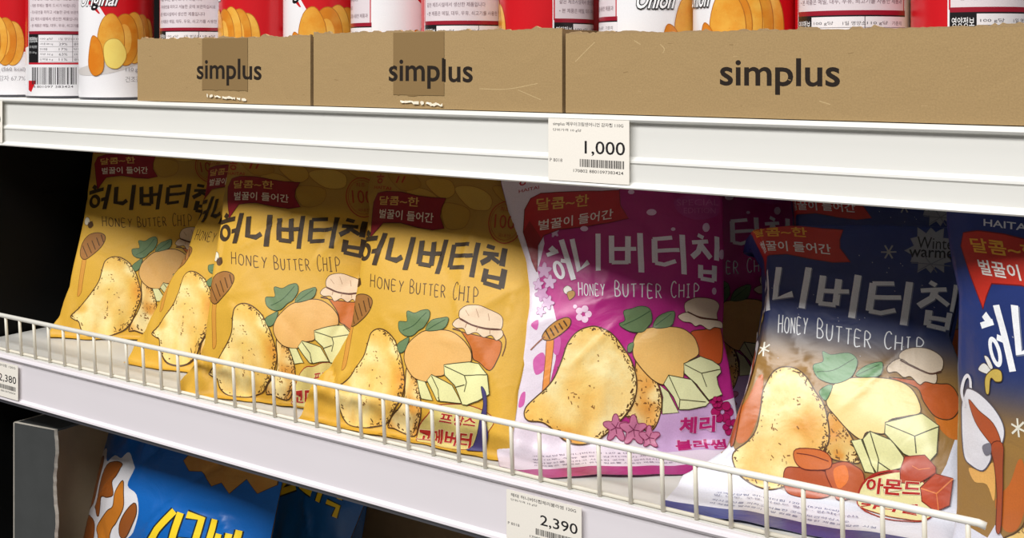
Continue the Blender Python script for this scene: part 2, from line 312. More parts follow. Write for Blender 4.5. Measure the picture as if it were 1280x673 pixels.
['p',(190,190,200),0,0,None,0.0007,[1546,1241,1553,1243,1551,1248]],
['p',(190,190,200),0,0,None,0.0007,[755,1067,763,1069,761,1074]],
['p',(190,190,200),0,0,None,0.0007,[537,934,546,937,543,942]],
['p',(190,190,200),0,0,None,0.0007,[637,1320,645,1321,642,1326]],
['p',(190,190,200),0,0,None,0.0007,[1094,1261,1101,1263,1099,1268]],
['p',(190,190,200),0,0,None,0.0007,[1455,1171,1462,1173,1460,1178]],
['p',(190,190,200),0,0,None,0.0007,[707,703,715,705,713,711]],
['p',(190,190,200),0,0,None,0.0007,[1209,732,1217,734,1214,740]],
['p',(190,190,200),0,0,None,0.0007,[1367,875,1374,877,1372,882]],
['p',(190,190,200),0,0,None,0.0007,[1193,1243,1200,1245,1198,1250]],
['p',(190,190,200),0,0,None,0.0007,[1118,701,1126,703,1124,709]],
['p',(190,190,200),0,0,None,0.0007,[743,1033,751,1035,749,1040]],
['p',(190,190,200),0,0,None,0.0007,[1165,1047,1172,1049,1170,1054]],
['p',(190,190,200),0,0,None,0.0007,[1033,1071,1040,1072,1038,1078]],
['p',(190,190,200),0,0,None,0.0007,[1025,1055,1033,1056,1031,1061]],
['p',(190,190,200),0,0,None,0.0007,[1388,719,1395,721,1393,726]],
['p',(190,190,200),0,0,None,0.0007,[991,980,999,981,996,986]],
['p',(190,190,200),0,0,None,0.0007,[1307,779,1315,781,1312,786]],
['p',(190,190,200),0,0,None,0.0007,[1196,1035,1203,1037,1201,1042]],
['p',(190,190,200),0,0,None,0.0007,[1533,830,1541,832,1538,837]],
['c',(226,196,126),5,[1013,1564,1091,1590,1169,1656,1218,1730,1219,1771,1120,1775,1046,1770,1006,1743]],
['c',(240,206,128),6,[707,1363,780,1366,854,1402,919,1468,981,1525,1022,1634,1022,1701,996,1737,971,1785,918,1841,787,1903,689,1937,607,1944,498,1929,406,1898,351,1837,367,1795,451,1750,511,1692,534,1595,546,1495,594,1419,645,1379]],
['p',(190,92,36),0.2,1,(76,50,22),0.0007,[1387,1342,1562,1377,1611,1442,1687,1503,1780,1503,1833,1450,1830,1380,1774,1333,1682,1341]],
['p',(226,206,180),0,1,(76,50,22),0.0005,[1443,1207,1510,1173,1621,1173,1713,1211,1713,1274,1639,1296,1523,1266,1444,1242]],
['p',(226,206,180),0,1,(76,50,22),0.0005,[1440,1239,1374,1285,1381,1318,1429,1310,1476,1334,1520,1326,1579,1361,1616,1342,1683,1342,1685,1295,1639,1296,1523,1269]],
['s',(90,54,36),0.0012,1,[1444,1245,1523,1272,1640,1298,1713,1277]],
['p',(240,214,142),0.12,1,(76,50,22),0.0007,[1042,1415,1135,1374,1247,1358,1388,1350,1497,1369,1564,1419,1593,1496,1504,1525,1400,1556,1380,1619,1269,1624,1234,1664,1150,1631,1072,1579,1001,1523,1006,1464]],
['p',(104,148,100),0,1,(44,70,44),0.0005,[950,1251,1009,1261,1122,1238,1182,1271,1173,1333,1136,1377,1042,1411,943,1398,901,1361,898,1328,959,1304]],
['s',(52,84,50),0.0005,1,[921,1363,1036,1341,1162,1265]],
['p',(104,148,100),0,1,(44,70,44),0.0005,[1181,1354,1240,1296,1337,1270,1337,1332,1282,1356]],
['s',(52,84,50),0.0005,1,[1190,1350,1324,1284]],
['p',(104,148,100),0,1,(44,70,44),0.0005,[944,1464,1004,1423,1033,1431,993,1503]],
['p',(224,221,160),0,0,(70,66,34),0.0007,[1170,1676,1233,1661,1320,1803,1257,1805,1227,1755]],
['p',(224,221,160),0,0,(70,66,34),0.0007,[1242,1660,1286,1618,1418,1646,1490,1714,1487,1763,1334,1804,1299,1772]],
['s',(70,66,34),0.0007,0,[1286,1620,1341,1741,1334,1801]],
['s',(70,66,34),0.0007,0,[1342,1754,1419,1784]],
['p',(224,221,160),0,0,(70,66,34),0.0007,[1379,1567,1602,1502,1709,1546,1692,1677,1642,1722,1572,1715,1504,1703,1486,1698,1376,1619]],
['s',(70,66,34),0.0007,0,[1383,1575,1556,1614,1705,1552]],
['s',(70,66,34),0.0007,0,[1556,1614,1564,1690]],
['p',(178,84,46),0,1,(110,36,20),0.0006,[742,1845,840,1830,1012,1832,1061,1876,1036,1934,848,1961,749,1931]],
['p',(186,92,52),0,1,(110,36,20),0.0006,[1011,1819,1120,1775,1193,1785,1251,1816,1241,1899,1109,1944,1062,1901]],
['p',(206,108,50),0,1,(110,36,20),0.0006,[809,1752,968,1740,1041,1765,1033,1817,879,1835,806,1804]],
['p',(226,120,50),0,1,None,0.0007,[1067,1813,1139,1792,1160,1853,1107,1896,1073,1862]],
['s',(110,36,20),0.0006,1,[815,1769,913,1770,1028,1784]],
['ring',(170,40,30),[1449,1912],[1676,1905],[1445,1781],0.0012],
['p',(226,218,160),0,1,(170,40,30),0.0007,[1266,1840,1403,1796,1539,1783,1664,1857,1669,1942,1582,2009,1408,2016,1269,1985,1216,1932]],
['p',(180,70,40),0,0,(120,36,20),0.0006,[1495,1710,1616,1694,1683,1740,1683,1766,1583,1823,1472,1831,1470,1778]],
['p',(188,74,42),0,0,(120,36,20),0.0006,[1593,1840,1679,1769,1794,1776,1778,1894,1686,1926,1606,1895]],
['s',(230,130,70),0.0009,0,[1596,1843,1691,1854,1794,1779]],
['s',(230,130,70),0.0006,0,[1691,1854,1707,1918]],
['s',(220,120,66),0.0006,0,[1541,1750,1581,1763,1646,1750]],
['t',(176,34,30),'아몬드',[1260,1893],[1591,1880],[1269,1824],2.8,0.05,(238,228,190),0.002],
['t',(176,34,30),'카라멜',[1234,1982],[1578,1971],[1242,1920],2.8,0.05,(238,228,190),0.002],
['p',(232,176,96),0,1,None,0.0007,[139,1523,244,1513,330,1459,332,1545,314,1636,270,1570,179,1577]],
['p',(228,226,232),0,1,(90,84,96),0.0008,[168,1168,260,1177,364,1219,427,1278,428,1336,383,1392,329,1401,315,1450,248,1512,161,1506,108,1480,93,1383,99,1259,136,1193]],
['p',(176,84,46),0,1,(110,60,40),0.0005,[169,1214,249,1249,353,1286,404,1357,364,1387,290,1357,209,1299]],
['p',(168,78,44),0,1,(100,44,30),0.0005,[332,1380,416,1361,400,1471,382,1598,352,1761,323,1761,343,1605,340,1482]],
['s',(226,224,230),0.0022,1,[135,1253,112,1197,135,1141,173,1116,194,1129,193,1163]],
['p',(120,118,130),0,1,None,0.0007,[262,1398,324,1375,328,1413,280,1434]],
['p',(232,230,224),0,1,(80,70,60),0.0004,[265,1082,319,1052,380,1078,399,1091,330,1093]],
['p',(232,228,220),0,1,(80,70,60),0.0004,[327,1026,360,1028,387,1063,360,1069]],
['p',(204,176,86),0,1,(80,60,30),0.0005,[323,1107,390,1069,447,1070,449,1106,403,1115,366,1106,342,1167,316,1165]],
['s',(230,226,210),0.0012,0,[485,1272,571,1293]],
['s',(230,226,210),0.0012,0,[530,1244,529,1321]],
['s',(230,226,210),0.0012,0,[572,1255,485,1311]],
],
}
POSE={'A':[-1.0892, 0.8694, -0.1731, -0.3948, -0.1247, 0.4726],'C':[-0.7786, 0.7859, -0.1759, -0.3888, -0.0786, 0.2734],'D':[-0.6117, 0.7851, -0.1821, -0.4571, -0.0105, 0.0655],'E':[-0.4664, 0.8427, -0.1737, -0.3869, -0.1118, 0.6758],'N':[-0.2849, 0.8507, -0.1909, -0.6009, -0.0502, 0.1582],'B':[-0.9036, 0.8379, -0.1729, -0.5594, -0.0998, 0.0971],'G':[-0.0913, 0.7533, -0.1701, -0.0812, -0.0534, -0.1504]}
WARP={
'A':[[257,517,-15,186],[392,515,307,34],[559,521,138,120],[722,519,-189,266],[394,405,321,0],[563,408,77,6],[726,409,-160,147],[262,578,-81,93],[452,586,244,4],[665,567,-125,220],[783,551,-230,266],[496,287,-9,14],[529,368,52,-24],[447,672,145,-57],[350,686,39,-168],[511,821,-7,-45],[313,970,-148,-292],[136,914,-699,-381],[629,678,-65,114],[500,752,30,17],[-150,0,10,4],[1150,0,-3,-4],[-150,1100,26,11],[1150,1100,11,-5],[500,-100,-11,2],[0,1000,-205,-101],[1000,1000,-12,14],[500,1020,13,-47],[-150,500,-35,14],[1150,500,-21,16]],
'C':[[257,517,-505,245],[392,515,8,82],[559,521,117,29],[722,519,-130,120],[859,533,-101,30],[868,412,-47,-96],[394,405,50,48],[563,408,118,-25],[726,409,-46,46],[262,578,-463,124],[452,586,133,-45],[665,567,-16,80],[783,551,-148,115],[496,287,212,-290],[529,368,154,-106],[447,672,114,-283],[668,644,52,47],[350,686,-39,-232],[511,821,72,-277],[313,970,605,127],[136,914,224,-239],[629,678,138,-32],[500,752,109,-373],[788,728,-10,16],[788,590,-110,91],[690,652,27,59],[693,776,-29,9],[798,748,-63,25],[818,861,-491,9],[697,908,-173,7],[804,333,52,5],[-150,0,-1,4],[1150,0,6,0],[-150,1100,8,10],[1150,1100,15,5],[500,-100,19,-29],[0,1000,59,-65],[1000,1000,-122,2],[500,1020,126,44],[-150,500,-61,8],[1150,500,-5,-21]],
'D':[[257,517,-85,-57],[392,515,159,-60],[559,521,59,52],[722,519,-79,68],[859,533,-13,-36],[868,412,-424,-39],[394,405,121,-83],[563,408,52,-31],[726,409,-187,3],[262,578,-48,-89],[452,586,118,-5],[665,567,-42,69],[783,551,-42,8],[496,287,127,43],[529,368,109,-55],[447,672,21,-61],[668,644,-33,10],[350,686,139,-170],[511,821,-90,-2],[313,970,-53,140],[136,914,128,162],[629,678,-70,8],[500,752,-90,-34],[788,728,156,2],[788,590,72,-24],[690,652,-9,-2],[854,659,476,-77],[693,776,-59,45],[798,748,154,-7],[861,774,323,-55],[818,861,42,-57],[697,908,-60,-12],[804,333,-278,-67],[-150,0,0,0],[1150,0,-20,-3],[-150,1100,-5,-2],[1150,1100,-1,3],[500,-100,9,8],[0,1000,37,53],[1000,1000,33,-21],[500,1020,-50,29],[-150,500,-10,-1],[1150,500,12,-12]],
'E':[[257,517,494,-210],[392,515,-12,-27],[559,521,-99,44],[722,519,26,-23],[859,533,-65,-54],[868,412,91,106],[394,405,-56,-65],[563,408,-110,92],[726,409,47,97],[262,578,534,-61],[452,586,-52,79],[665,567,21,15],[783,551,-14,-69],[447,672,69,242],[668,644,49,20],[350,686,132,264],[511,821,147,96],[313,970,-199,-144],[136,914,-549,39],[629,678,107,84],[500,752,138,206],[788,728,-228,-126],[788,590,-63,-74],[690,652,25,9],[693,776,60,-21],[798,748,-232,-127],[-150,0,1,-6],[1150,0,8,9],[-150,1100,5,-1],[1150,1100,7,0],[500,-100,-3,4],[0,1000,-172,5],[1000,1000,-31,-19],[500,1020,16,-53],[-150,500,38,-13],[1150,500,-13,0]],
'N':[[392,515,-179,-13],[559,521,-71,-234],[722,519,132,-256],[859,533,124,28],[394,405,-169,79],[563,408,-34,-57],[726,409,185,-159],[868,412,275,32],[452,586,-156,-91],[665,567,35,-255],[783,551,153,-96],[496,287,-127,72],[529,368,-79,60],[447,672,-120,16],[668,644,-33,-113],[350,686,-93,168],[511,821,-32,96],[313,970,66,49],[136,914,330,128],[629,678,-93,-108],[500,752,-67,36],[788,728,-1,49],[788,590,89,-32],[690,652,-19,-90],[854,659,-97,83],[693,776,-1,-41],[798,748,12,50],[861,774,-33,73],[818,861,186,72],[-150,0,-5,-1],[1150,0,12,1],[-150,1100,-8,-11],[1150,1100,-10,-6],[500,-100,-6,6],[0,1000,101,27],[1000,1000,34,19],[500,1020,18,16],[-150,500,5,14],[1150,500,-1,24]],
'B':[[350,686,-499,-153],[511,821,-229,370],[313,970,654,57],[136,914,-107,-250],[447,672,-246,-181],[257,517,757,96],[-150,0,8,6],[1150,0,-8,-3],[-150,1100,4,2],[1150,1100,14,-9],[500,-100,35,2],[0,1000,-26,-78],[1000,1000,-21,23],[500,1020,163,121],[-150,500,28,6],[1150,500,0,1]],
'G':[[148,295,-419,450],[150,350,-335,381],[262,578,-19,-413],[257,517,-65,-195],[40,550,510,-285],[30,800,493,-179],[-150,0,-28,27],[1150,0,7,-4],[-150,1100,-11,15],[1150,1100,1,8],[500,-100,-25,20],[0,1000,81,-17],[1000,1000,-4,-4],[500,1020,-7,-25],[-150,500,114,-31],[1150,500,-6,-2]],
}
# ------------------------------------------------------------------ where things stand
CAN_ROW = [  # x, y, wrap, angle of the wrap that faces the aisle, label
  (-1.158, .7400, 'original', 100., 'crisp can at the left photo edge, chips and red wrap, loose on the shelf'),
  (-1.0790, .7400, 'original', 240., 'loose crisp can second from left, showing its barcode and nutrition table'),
  (-.9890, .7400, 'original', 42., 'loose crisp can with Original lettering standing left of the smallest carton'),
  (-.8680, .7420, 'original', 262., 'crisp can showing its text panel at the left of the leftmost carton'),
  (-.7930, .7480, 'original', 118., 'crisp can with chips at left and broad red wrap, middle of the leftmost carton'),
  (-.7208, .7580, 'original', 60., 'crisp can with chips and Original lettering, at the right of the leftmost carton'),
  (-.6290, .7450, 'original', 350., 'crisp can turned to its red and white diagonal, left of the middle carton'),
  (-.5540, .7450, 'original', 259., 'crisp can showing its whole text panel, middle of the middle carton'),
  (-.4780, .7450, 'original', 190., 'crisp can half red and half text panel, right of the middle carton'),
  (-.3900, .7450, 'onion', 10., 'crisp can with large Onion lettering on white, leftmost in the widest carton'),
  (-.3155, .7450, 'onion', 84., 'crisp can with fanned chips and the end of Onion lettering, second in the widest carton'),
  (-.2425, .7450, 'original', 281., 'crisp can with text panel and a red strip, third in the widest carton'),
  (-.1680, .7450, 'original', 240., 'crisp can with red strip and black nutrition heading, at the right photo edge'),
  (-.8660, .8370, 'original', 60., 'crisp can in the second row of the leftmost carton, behind the text panel'),
  (-.7930, .8370, 'original', 10., 'crisp can in the second row of the leftmost carton, behind the broad red wrap'),
  (-.6290, .8180, 'original', 60., 'crisp can in the second row of the middle carton, behind its leftmost can'),
  (-.4780, .8180, 'original', 150., 'crisp can in the second row of the middle carton, behind its rightmost can'),
  (-.3900, .8180, 'onion', 150., 'crisp can in the second row of the widest carton, behind the Onion can'),
  (-.2425, .8180, 'original', 20., 'crisp can in the second row of the widest carton, behind its third can'),
  (-.1680, .8180, 'original', 20., 'crisp can in the second row of the widest carton, behind its rightmost can'),
]
CARTONS = [
  dict(x0=-.9072, x1=-.6835, y0=.7020, y1=.9500, h=.0585, label='leftmost and smallest cardboard carton of crisp cans, its black word printed over brown tape', text_x=.0830, text_w=.0829, tape=(.0904, .149, .0115), seed=1),
  dict(x0=-.6799, x1=-.4370, y0=.7020, y1=.9500, h=.0605, label='middle cardboard carton of crisp cans with frayed brown tape behind its black lettering', text_x=.0816, text_w=.0824, tape=(.0865, .137, .0105), seed=2,
       scratches=((.170, .0165, .195, .0165, .222, .021), (.12, .056, .128, .049), (.205, .016, .225, .009))),
  dict(x0=-.4341, x1=-.1156, y0=.7020, y1=.9500, h=.0570, label='widest cardboard carton of crisp cans at the right, black lettering and no tape', text_x=.1184, text_w=.0796, tape=None, seed=3,
       scratches=((.008, .037, .018, .046, .024, .051), (.055, .052, .060, .049), (.075, .049, .078, .046, .077, .043), (.185, .012, .192, .010))),
]
BLUE = [  # pose, seed, label, size
  ((-.9650, .795, -.4700, -.30, .0, .0), 21, 'wide blue snack bag with brown and yellow lettering and a gold fold on top', (1.32, .98)),
  ((-.9420, .965, -.4350, -.30, .25, .0), 22, 'tilted dark blue snack bag with dim yellow letters, right of the wide blue bag', (1, 1)),
  ((-1.0150, 1.045, -.4700, -.25, .0, .0), 23, 'dark blue snack bag standing behind the wide blue bag, left', (1, 1)),
]
LAMPS = [
  ('overhead_light', (-.6, -1.35, 1.85), (-.6, .7, -.2), 4.0, .8, 125),
  ('overhead_light', (-.6, .05, 1.9), (-.6, .3, -.2), 4.0, .3, 10),  # added overhead fill to brighten the tops of the price rails
]
AMB = (1., .98, .97); AMB_S = .06; EXPO = 0.13

# where the printed front turns round the sides of each bag: (height fraction from the top, width fraction)
FOLD = {
  'A': (((.24, .10), (.38, .12), (.54, .14), (.66, .14), (.80, .13), (.91, .08), (.97, 0)), None),
  'B': (((.25, .13), (.36, .18), (.44, .20), (.54, .22), (.62, .26), (.68, .24), (.72, .21), (.81, .16), (.89, .11), (.97, 0)), None),
  'C': (((.21, .09), (.31, .11), (.42, .14), (.55, .16), (.63, .17), (.70, .17), (.82, .14), (.88, .09), (.93, .03), (.96, 0)), None),
  'D': (((.23, .03), (.32, .11), (.43, .17), (.56, .19), (.67, .20), (.72, .19), (.78, .15), (.85, .07), (.91, 0)), ((.2, .03), (.5, .03), (.8, .03), (.95, 0))),
  'E': (((.22, .02), (.29, .05), (.38, .08), (.47, .11), (.60, .12), (.72, .11), (.84, .09), (.92, .06), (1, .0)), ((.30, .09), (.42, .10), (.59, .11), (.68, .12), (.76, .10), (.92, .08), (1, .02))),
  'N': (((.22, .12), (.30, .19), (.36, .25), (.47, .275), (.62, .27), (.73, .24), (.81, .20), (.89, .17), (.94, .08), (.97, 0)), ((.38, .12), (.54, .14), (.60, .10), (.70, .08), (.90, .07), (1, .0))),
  'G': (((.25, .08), (.31, .09), (.40, .11), (.46, .09), (.55, .06), (.73, .04), (.87, .04), (1, .02)), None),
}
# ------------------------------------------------------------------ names, labels, helpers
def tag(o, label=None, cat=None, group=None, kind=None):
    if label: o['label'] = label
    if cat: o['category'] = cat
    if group: o['group'] = group
    if kind: o['kind'] = kind
    return o
def empty(name, loc=(0, 0, 0), label=None, cat=None, group=None):
    o = bpy.data.objects.new(name, None); COL.objects.link(o); o.location = loc; o.empty_display_size = .02
    return tag(o, label, cat, group)
def link(name, me, parent=None):
    o = bpy.data.objects.new(name, me); COL.objects.link(o)
    if parent:
        o.parent = parent; o.matrix_parent_inverse = Matrix.Translation(parent.location).inverted() if parent.location.length else Matrix()
    return o
def lin(c):
    r = []
    for v in c:
        v = v/255.; r.append(v/12.92 if v <= .04045 else ((v+.055)/1.055)**2.4)
    return tuple(r)

# ------------------------------------------------------------------ materials
def new_mat(name):
    m = bpy.data.materials.new(name); m.use_nodes = True
    nt = m.node_tree; b = nt.nodes['Principled BSDF']; return m, nt, b
def simple(name, col, rough=.5, metal=0., noise=0., nscale=40., bump=0., bscale=200., spec=.5, coat=0.):
    m, nt, b = new_mat(name)
    c = lin(col); b.inputs['Base Color'].default_value = (*c, 1); b.inputs['Roughness'].default_value = rough
    b.inputs['Metallic'].default_value = metal; b.inputs['Specular IOR Level'].default_value = spec; b.inputs['Coat Weight'].default_value = coat
    tc = nt.nodes.new('ShaderNodeTexCoord')
    if noise:
        n = nt.nodes.new('ShaderNodeTexNoise'); n.inputs['Scale'].default_value = nscale; n.inputs['Detail'].default_value = 5
        nt.links.new(tc.outputs['Object'], n.inputs['Vector'])
        mx = nt.nodes.new('ShaderNodeMix'); mx.data_type = 'RGBA'
        mx.inputs[6].default_value = (*[v*(1-noise) for v in c], 1); mx.inputs[7].default_value = (*[min(1, v*(1+noise)) for v in c], 1)
        nt.links.new(n.outputs['Fac'], mx.inputs[0]); nt.links.new(mx.outputs[2], b.inputs['Base Color'])
    if bump:
        n = nt.nodes.new('ShaderNodeTexNoise'); n.inputs['Scale'].default_value = bscale; n.inputs['Detail'].default_value = 3
        nt.links.new(tc.outputs['Object'], n.inputs['Vector'])
        bp = nt.nodes.new('ShaderNodeBump'); bp.inputs['Strength'].default_value = bump; bp.inputs['Distance'].default_value = .002
        nt.links.new(n.outputs['Fac'], bp.inputs['Height']); nt.links.new(bp.outputs['Normal'], b.inputs['Normal'])
    return m
def printed(name, rough, bump, spec=.5, coat=0., grain=.06):
    """ink printed on film, board or tin: the colour of every printed shape is stored on its own polygons"""
    m, nt, b = new_mat(name); N_ = nt.nodes; Lk = nt.links.new
    at = N_.new('ShaderNodeAttribute'); at.attribute_name = 'Ink'
    uv = N_.new('ShaderNodeUVMap'); uv.uv_map = 'Print'
    # baked crisps: patchy browning, strength carried in the alpha of the ink
    n1 = N_.new('ShaderNodeTexNoise'); n1.inputs['Scale'].default_value = 48; n1.inputs['Detail'].default_value = 6; n1.inputs['Roughness'].default_value = .62
    Lk(uv.outputs['UV'], n1.inputs['Vector'])
    r1 = N_.new('ShaderNodeValToRGB'); r1.color_ramp.elements[0].position = .42; r1.color_ramp.elements[1].position = .62
    r1.color_ramp.elements[0].color = (1, 1, 1, 1); r1.color_ramp.elements[1].color = (0, 0, 0, 1); Lk(n1.outputs['Fac'], r1.inputs['Fac'])
    m1 = N_.new('ShaderNodeMath'); m1.operation = 'MULTIPLY'; Lk(r1.outputs['Color'], m1.inputs[0]); Lk(at.outputs['Alpha'], m1.inputs[1])
    mx = N_.new('ShaderNodeMix'); mx.data_type = 'RGBA'; mx.blend_type = 'MULTIPLY'; mx.inputs[7].default_value = (.92, .66, .30, 1)
    Lk(m1.outputs[0], mx.inputs[0]); Lk(at.outputs['Color'], mx.inputs[6])
    n2 = N_.new('ShaderNodeTexNoise'); n2.inputs['Scale'].default_value = 420; n2.inputs['Detail'].default_value = 3; Lk(uv.outputs['UV'], n2.inputs['Vector'])
    r2 = N_.new('ShaderNodeValToRGB'); r2.color_ramp.elements[0].position = .70; r2.color_ramp.elements[1].position = .76
    r2.color_ramp.elements[0].color = (0, 0, 0, 1); r2.color_ramp.elements[1].color = (1, 1, 1, 1); Lk(n2.outputs['Fac'], r2.inputs['Fac'])
    m2 = N_.new('ShaderNodeMath'); m2.operation = 'MULTIPLY'; Lk(r2.outputs['Color'], m2.inputs[0]); Lk(at.outputs['Alpha'], m2.inputs[1])
    mx2 = N_.new('ShaderNodeMix'); mx2.data_type = 'RGBA'; mx2.blend_type = 'MULTIPLY'; mx2.inputs[7].default_value = (.45, .25, .08, 1)
    Lk(m2.outputs[0], mx2.inputs[0]); Lk(mx.outputs[2], mx2.inputs[6])
    n3 = N_.new('ShaderNodeTexNoise'); n3.inputs['Scale'].default_value = 900; n3.inputs['Detail'].default_value = 2; Lk(uv.outputs['UV'], n3.inputs['Vector'])
    mr = N_.new('ShaderNodeMapRange'); mr.inputs['To Min'].default_value = 1-grain*2; mr.inputs['To Max'].default_value = 1+grain*2; Lk(n3.outputs['Fac'], mr.inputs['Value'])
    vm = N_.new('ShaderNodeVectorMath'); vm.operation = 'SCALE'; Lk(mx2.outputs[2], vm.inputs[0]); Lk(mr.outputs['Result'], vm.inputs['Scale'])
    Lk(vm.outputs['Vector'], b.inputs['Base Color'])
    b.inputs['Roughness'].default_value = rough; b.inputs['Specular IOR Level'].default_value = spec
    b.inputs['Coat Weight'].default_value = coat; b.inputs['Coat Roughness'].default_value = .22
    if bump:
        n4 = N_.new('ShaderNodeTexNoise'); n4.inputs['Scale'].default_value = 30; n4.inputs['Detail'].default_value = 3; n4.inputs['Distortion'].default_value = .8
        Lk(uv.outputs['UV'], n4.inputs['Vector'])
        bp = N_.new('ShaderNodeBump'); bp.inputs['Strength'].default_value = bump; bp.inputs['Distance'].default_value = .006
        Lk(n4.outputs['Fac'], bp.inputs['Height']); Lk(bp.outputs['Normal'], b.inputs['Normal'])
    return m
M = {}
M['film_matte'] = printed('printed_matte_film', .5, .18, .35, .0)
M['film_gloss'] = printed('printed_glossy_film', .36, .25, .5, .2)
M['can_print'] = printed('printed_can_wrap', .3, 0, .5, .3, .02)
M['paper'] = printed('printed_paper', .8, 0, .2, 0, .02)
M['board'] = printed('printed_cardboard', .85, .12, .15, 0, .10)
M['white_steel'] = simple('white_painted_steel', (214, 213, 208), .42, noise=.05, nscale=14, spec=.4)
M['white_rail'] = simple('white_plastic_rail', (226, 225, 220), .38, noise=.035, nscale=9)
M['rail_lilac_light'] = simple('white_rail_lilac_light', (228, 222, 227), .36, noise=.03, nscale=9)  # same white plastic, with the lilac cast of the light put in its colour
M['metal'] = simple('bare_grey_metal', (120, 120, 128), .35, metal=.8)
M['wire'] = simple('white_coated_wire', (236, 233, 224), .35, noise=.05, nscale=30)
M['wire_dim'] = simple('worn_coated_wire', (224, 218, 202), .4, noise=.10, nscale=90)
M['black'] = simple('black_painted_steel', (9, 9, 9), .6, noise=.3, nscale=20, spec=.15)
M['floor'] = simple('pale_store_floor', (150, 148, 144), .4, noise=.06, nscale=3)
M['rim'] = simple('tin_rim', (96, 96, 102), .35, metal=.9)
M['lid'] = simple('clear_grey_lid', (170, 170, 175), .4)
M['kraft'] = simple('kraft_cardboard', (160, 134, 98), .9, noise=.10, nscale=120, bump=.2, bscale=700, spec=.1)
M['kraft_in'] = simple('kraft_cardboard_inside', (198, 178, 150), .9, noise=.10, nscale=60, bump=.2, bscale=500, spec=.1)
M['black_board'] = simple('black_printed_cardboard', (66, 68, 68), .6, noise=.15, nscale=50, spec=.3)
M['cut_edge'] = simple('torn_white_board_edge', (206, 200, 188), .9, noise=.15, nscale=300, spec=.1)
M['fibre'] = simple('torn_kraft_fibre', (200, 170, 124), .95, noise=.2, nscale=400, spec=.05)
M['tape'] = simple('brown_packing_tape', (136, 110, 72), .22, noise=.05, nscale=40, spec=.6, coat=.3)
M['tape_frayed'] = simple('frayed_clear_tape', (228, 218, 196), .25, noise=.1, nscale=200)

# ------------------------------------------------------------------ a small 2D print shop
# a design is a list of inked convex pieces cut to a fine grid, so that it can follow any curved sheet exactly
def smooth_closed(pts, n=4):
    p = [np.array(q, float) for q in pts]; out = []; k = len(p)
    for i in range(k):
        a, b, c, d = p[i-1], p[i], p[(i+1) % k], p[(i+2) % k]
        for j in range(n):
            t = j/n; out.append(.5*((2*b)+(-a+c)*t+(2*a-5*b+4*c-d)*t*t+(-a+3*b-3*c+d)*t**3))
    return out
def smooth_open(pts, n=4):
    p = [np.array(q, float) for q in pts]; p = [2*p[0]-p[1]]+p+[2*p[-1]-p[-2]]; out = []
    for i in range(1, len(p)-2):
        a, b, c, d = p[i-1], p[i], p[i+1], p[i+2]
        for j in range(n):
            t = j/n; out.append(.5*((2*b)+(-a+c)*t+(2*a-5*b+4*c-d)*t*t+(-a+3*b-3*c+d)*t**3))
    out.append(p[-2]); return out
_TXT = {}
def text_mesh(s, bold, res=2):
    """outline of a string as triangles, with its width and cap height"""
    key = (s, bold, res)
    if key in _TXT: return _TXT[key]
    c = bpy.data.curves.new('lettering', 'FONT'); c.body = s; c.resolution_u = res; c.offset = bold*.012; c.size = 1.
    o = bpy.data.objects.new('lettering', c); COL.objects.link(o)
    dg = bpy.context.evaluated_depsgraph_get(); dg.update()
    me = o.evaluated_get(dg).to_mesh(); me.calc_loop_triangles()
    v = np.array([(q.co.x, q.co.y) for q in me.vertices]).reshape(-1, 2)
    t = [tuple(q.vertices) for q in me.loop_triangles]
    o.evaluated_get(dg).to_mesh_clear(); bpy.data.objects.remove(o); bpy.data.curves.remove(c)
    if len(v): v = v-v.min(0)
    _TXT[key] = (v, t); return _TXT[key]
GLYPH = {'H': [(0, 0, 0, 1), (.5, .02, .5, .98), (0, .5, .5, .52)], 'O': [(.28, 0, .04, .18, .0, .55, .12, .95, .3, 1, .5, .85, .54, .45, .44, .1, .28, 0)],
 'N': [(0, 0, .02, .98), (.02, .98, .48, .02), (.48, .02, .5, 1)], 'E': [(.44, .98, 0, 1, .02, 0, .46, .02), (0, .52, .38, .5)], 'Y': [(0, 1, .24, .52), (.48, 1, .22, .45, .14, 0)],
 'B': [(.02, 0, 0, 1, .3, .96, .42, .78, .3, .56, .04, .52), (.04, .52, .36, .46, .52, .24, .38, .04, .02, 0)], 'U': [(0, 1, .02, .3, .16, .02, .36, .04, .48, .3, .5, 1)],
 'T': [(0, .97, .5, 1), (.25, .98, .26, 0)], 'R': [(.02, 0, 0, 1, .34, .94, .42, .74, .3, .54, .04, .5), (.16, .5, .5, 0)],
 'C': [(.5, .86, .34, 1, .12, .88, 0, .5, .1, .12, .32, 0, .52, .14)], 'I': [(0, .98, .3, 1), (.15, 1, .16, 0), (.0, 0, .32, .02)], 'P': [(.02, 0, 0, 1, .36, .94, .5, .74, .34, .5, .04, .46)]}
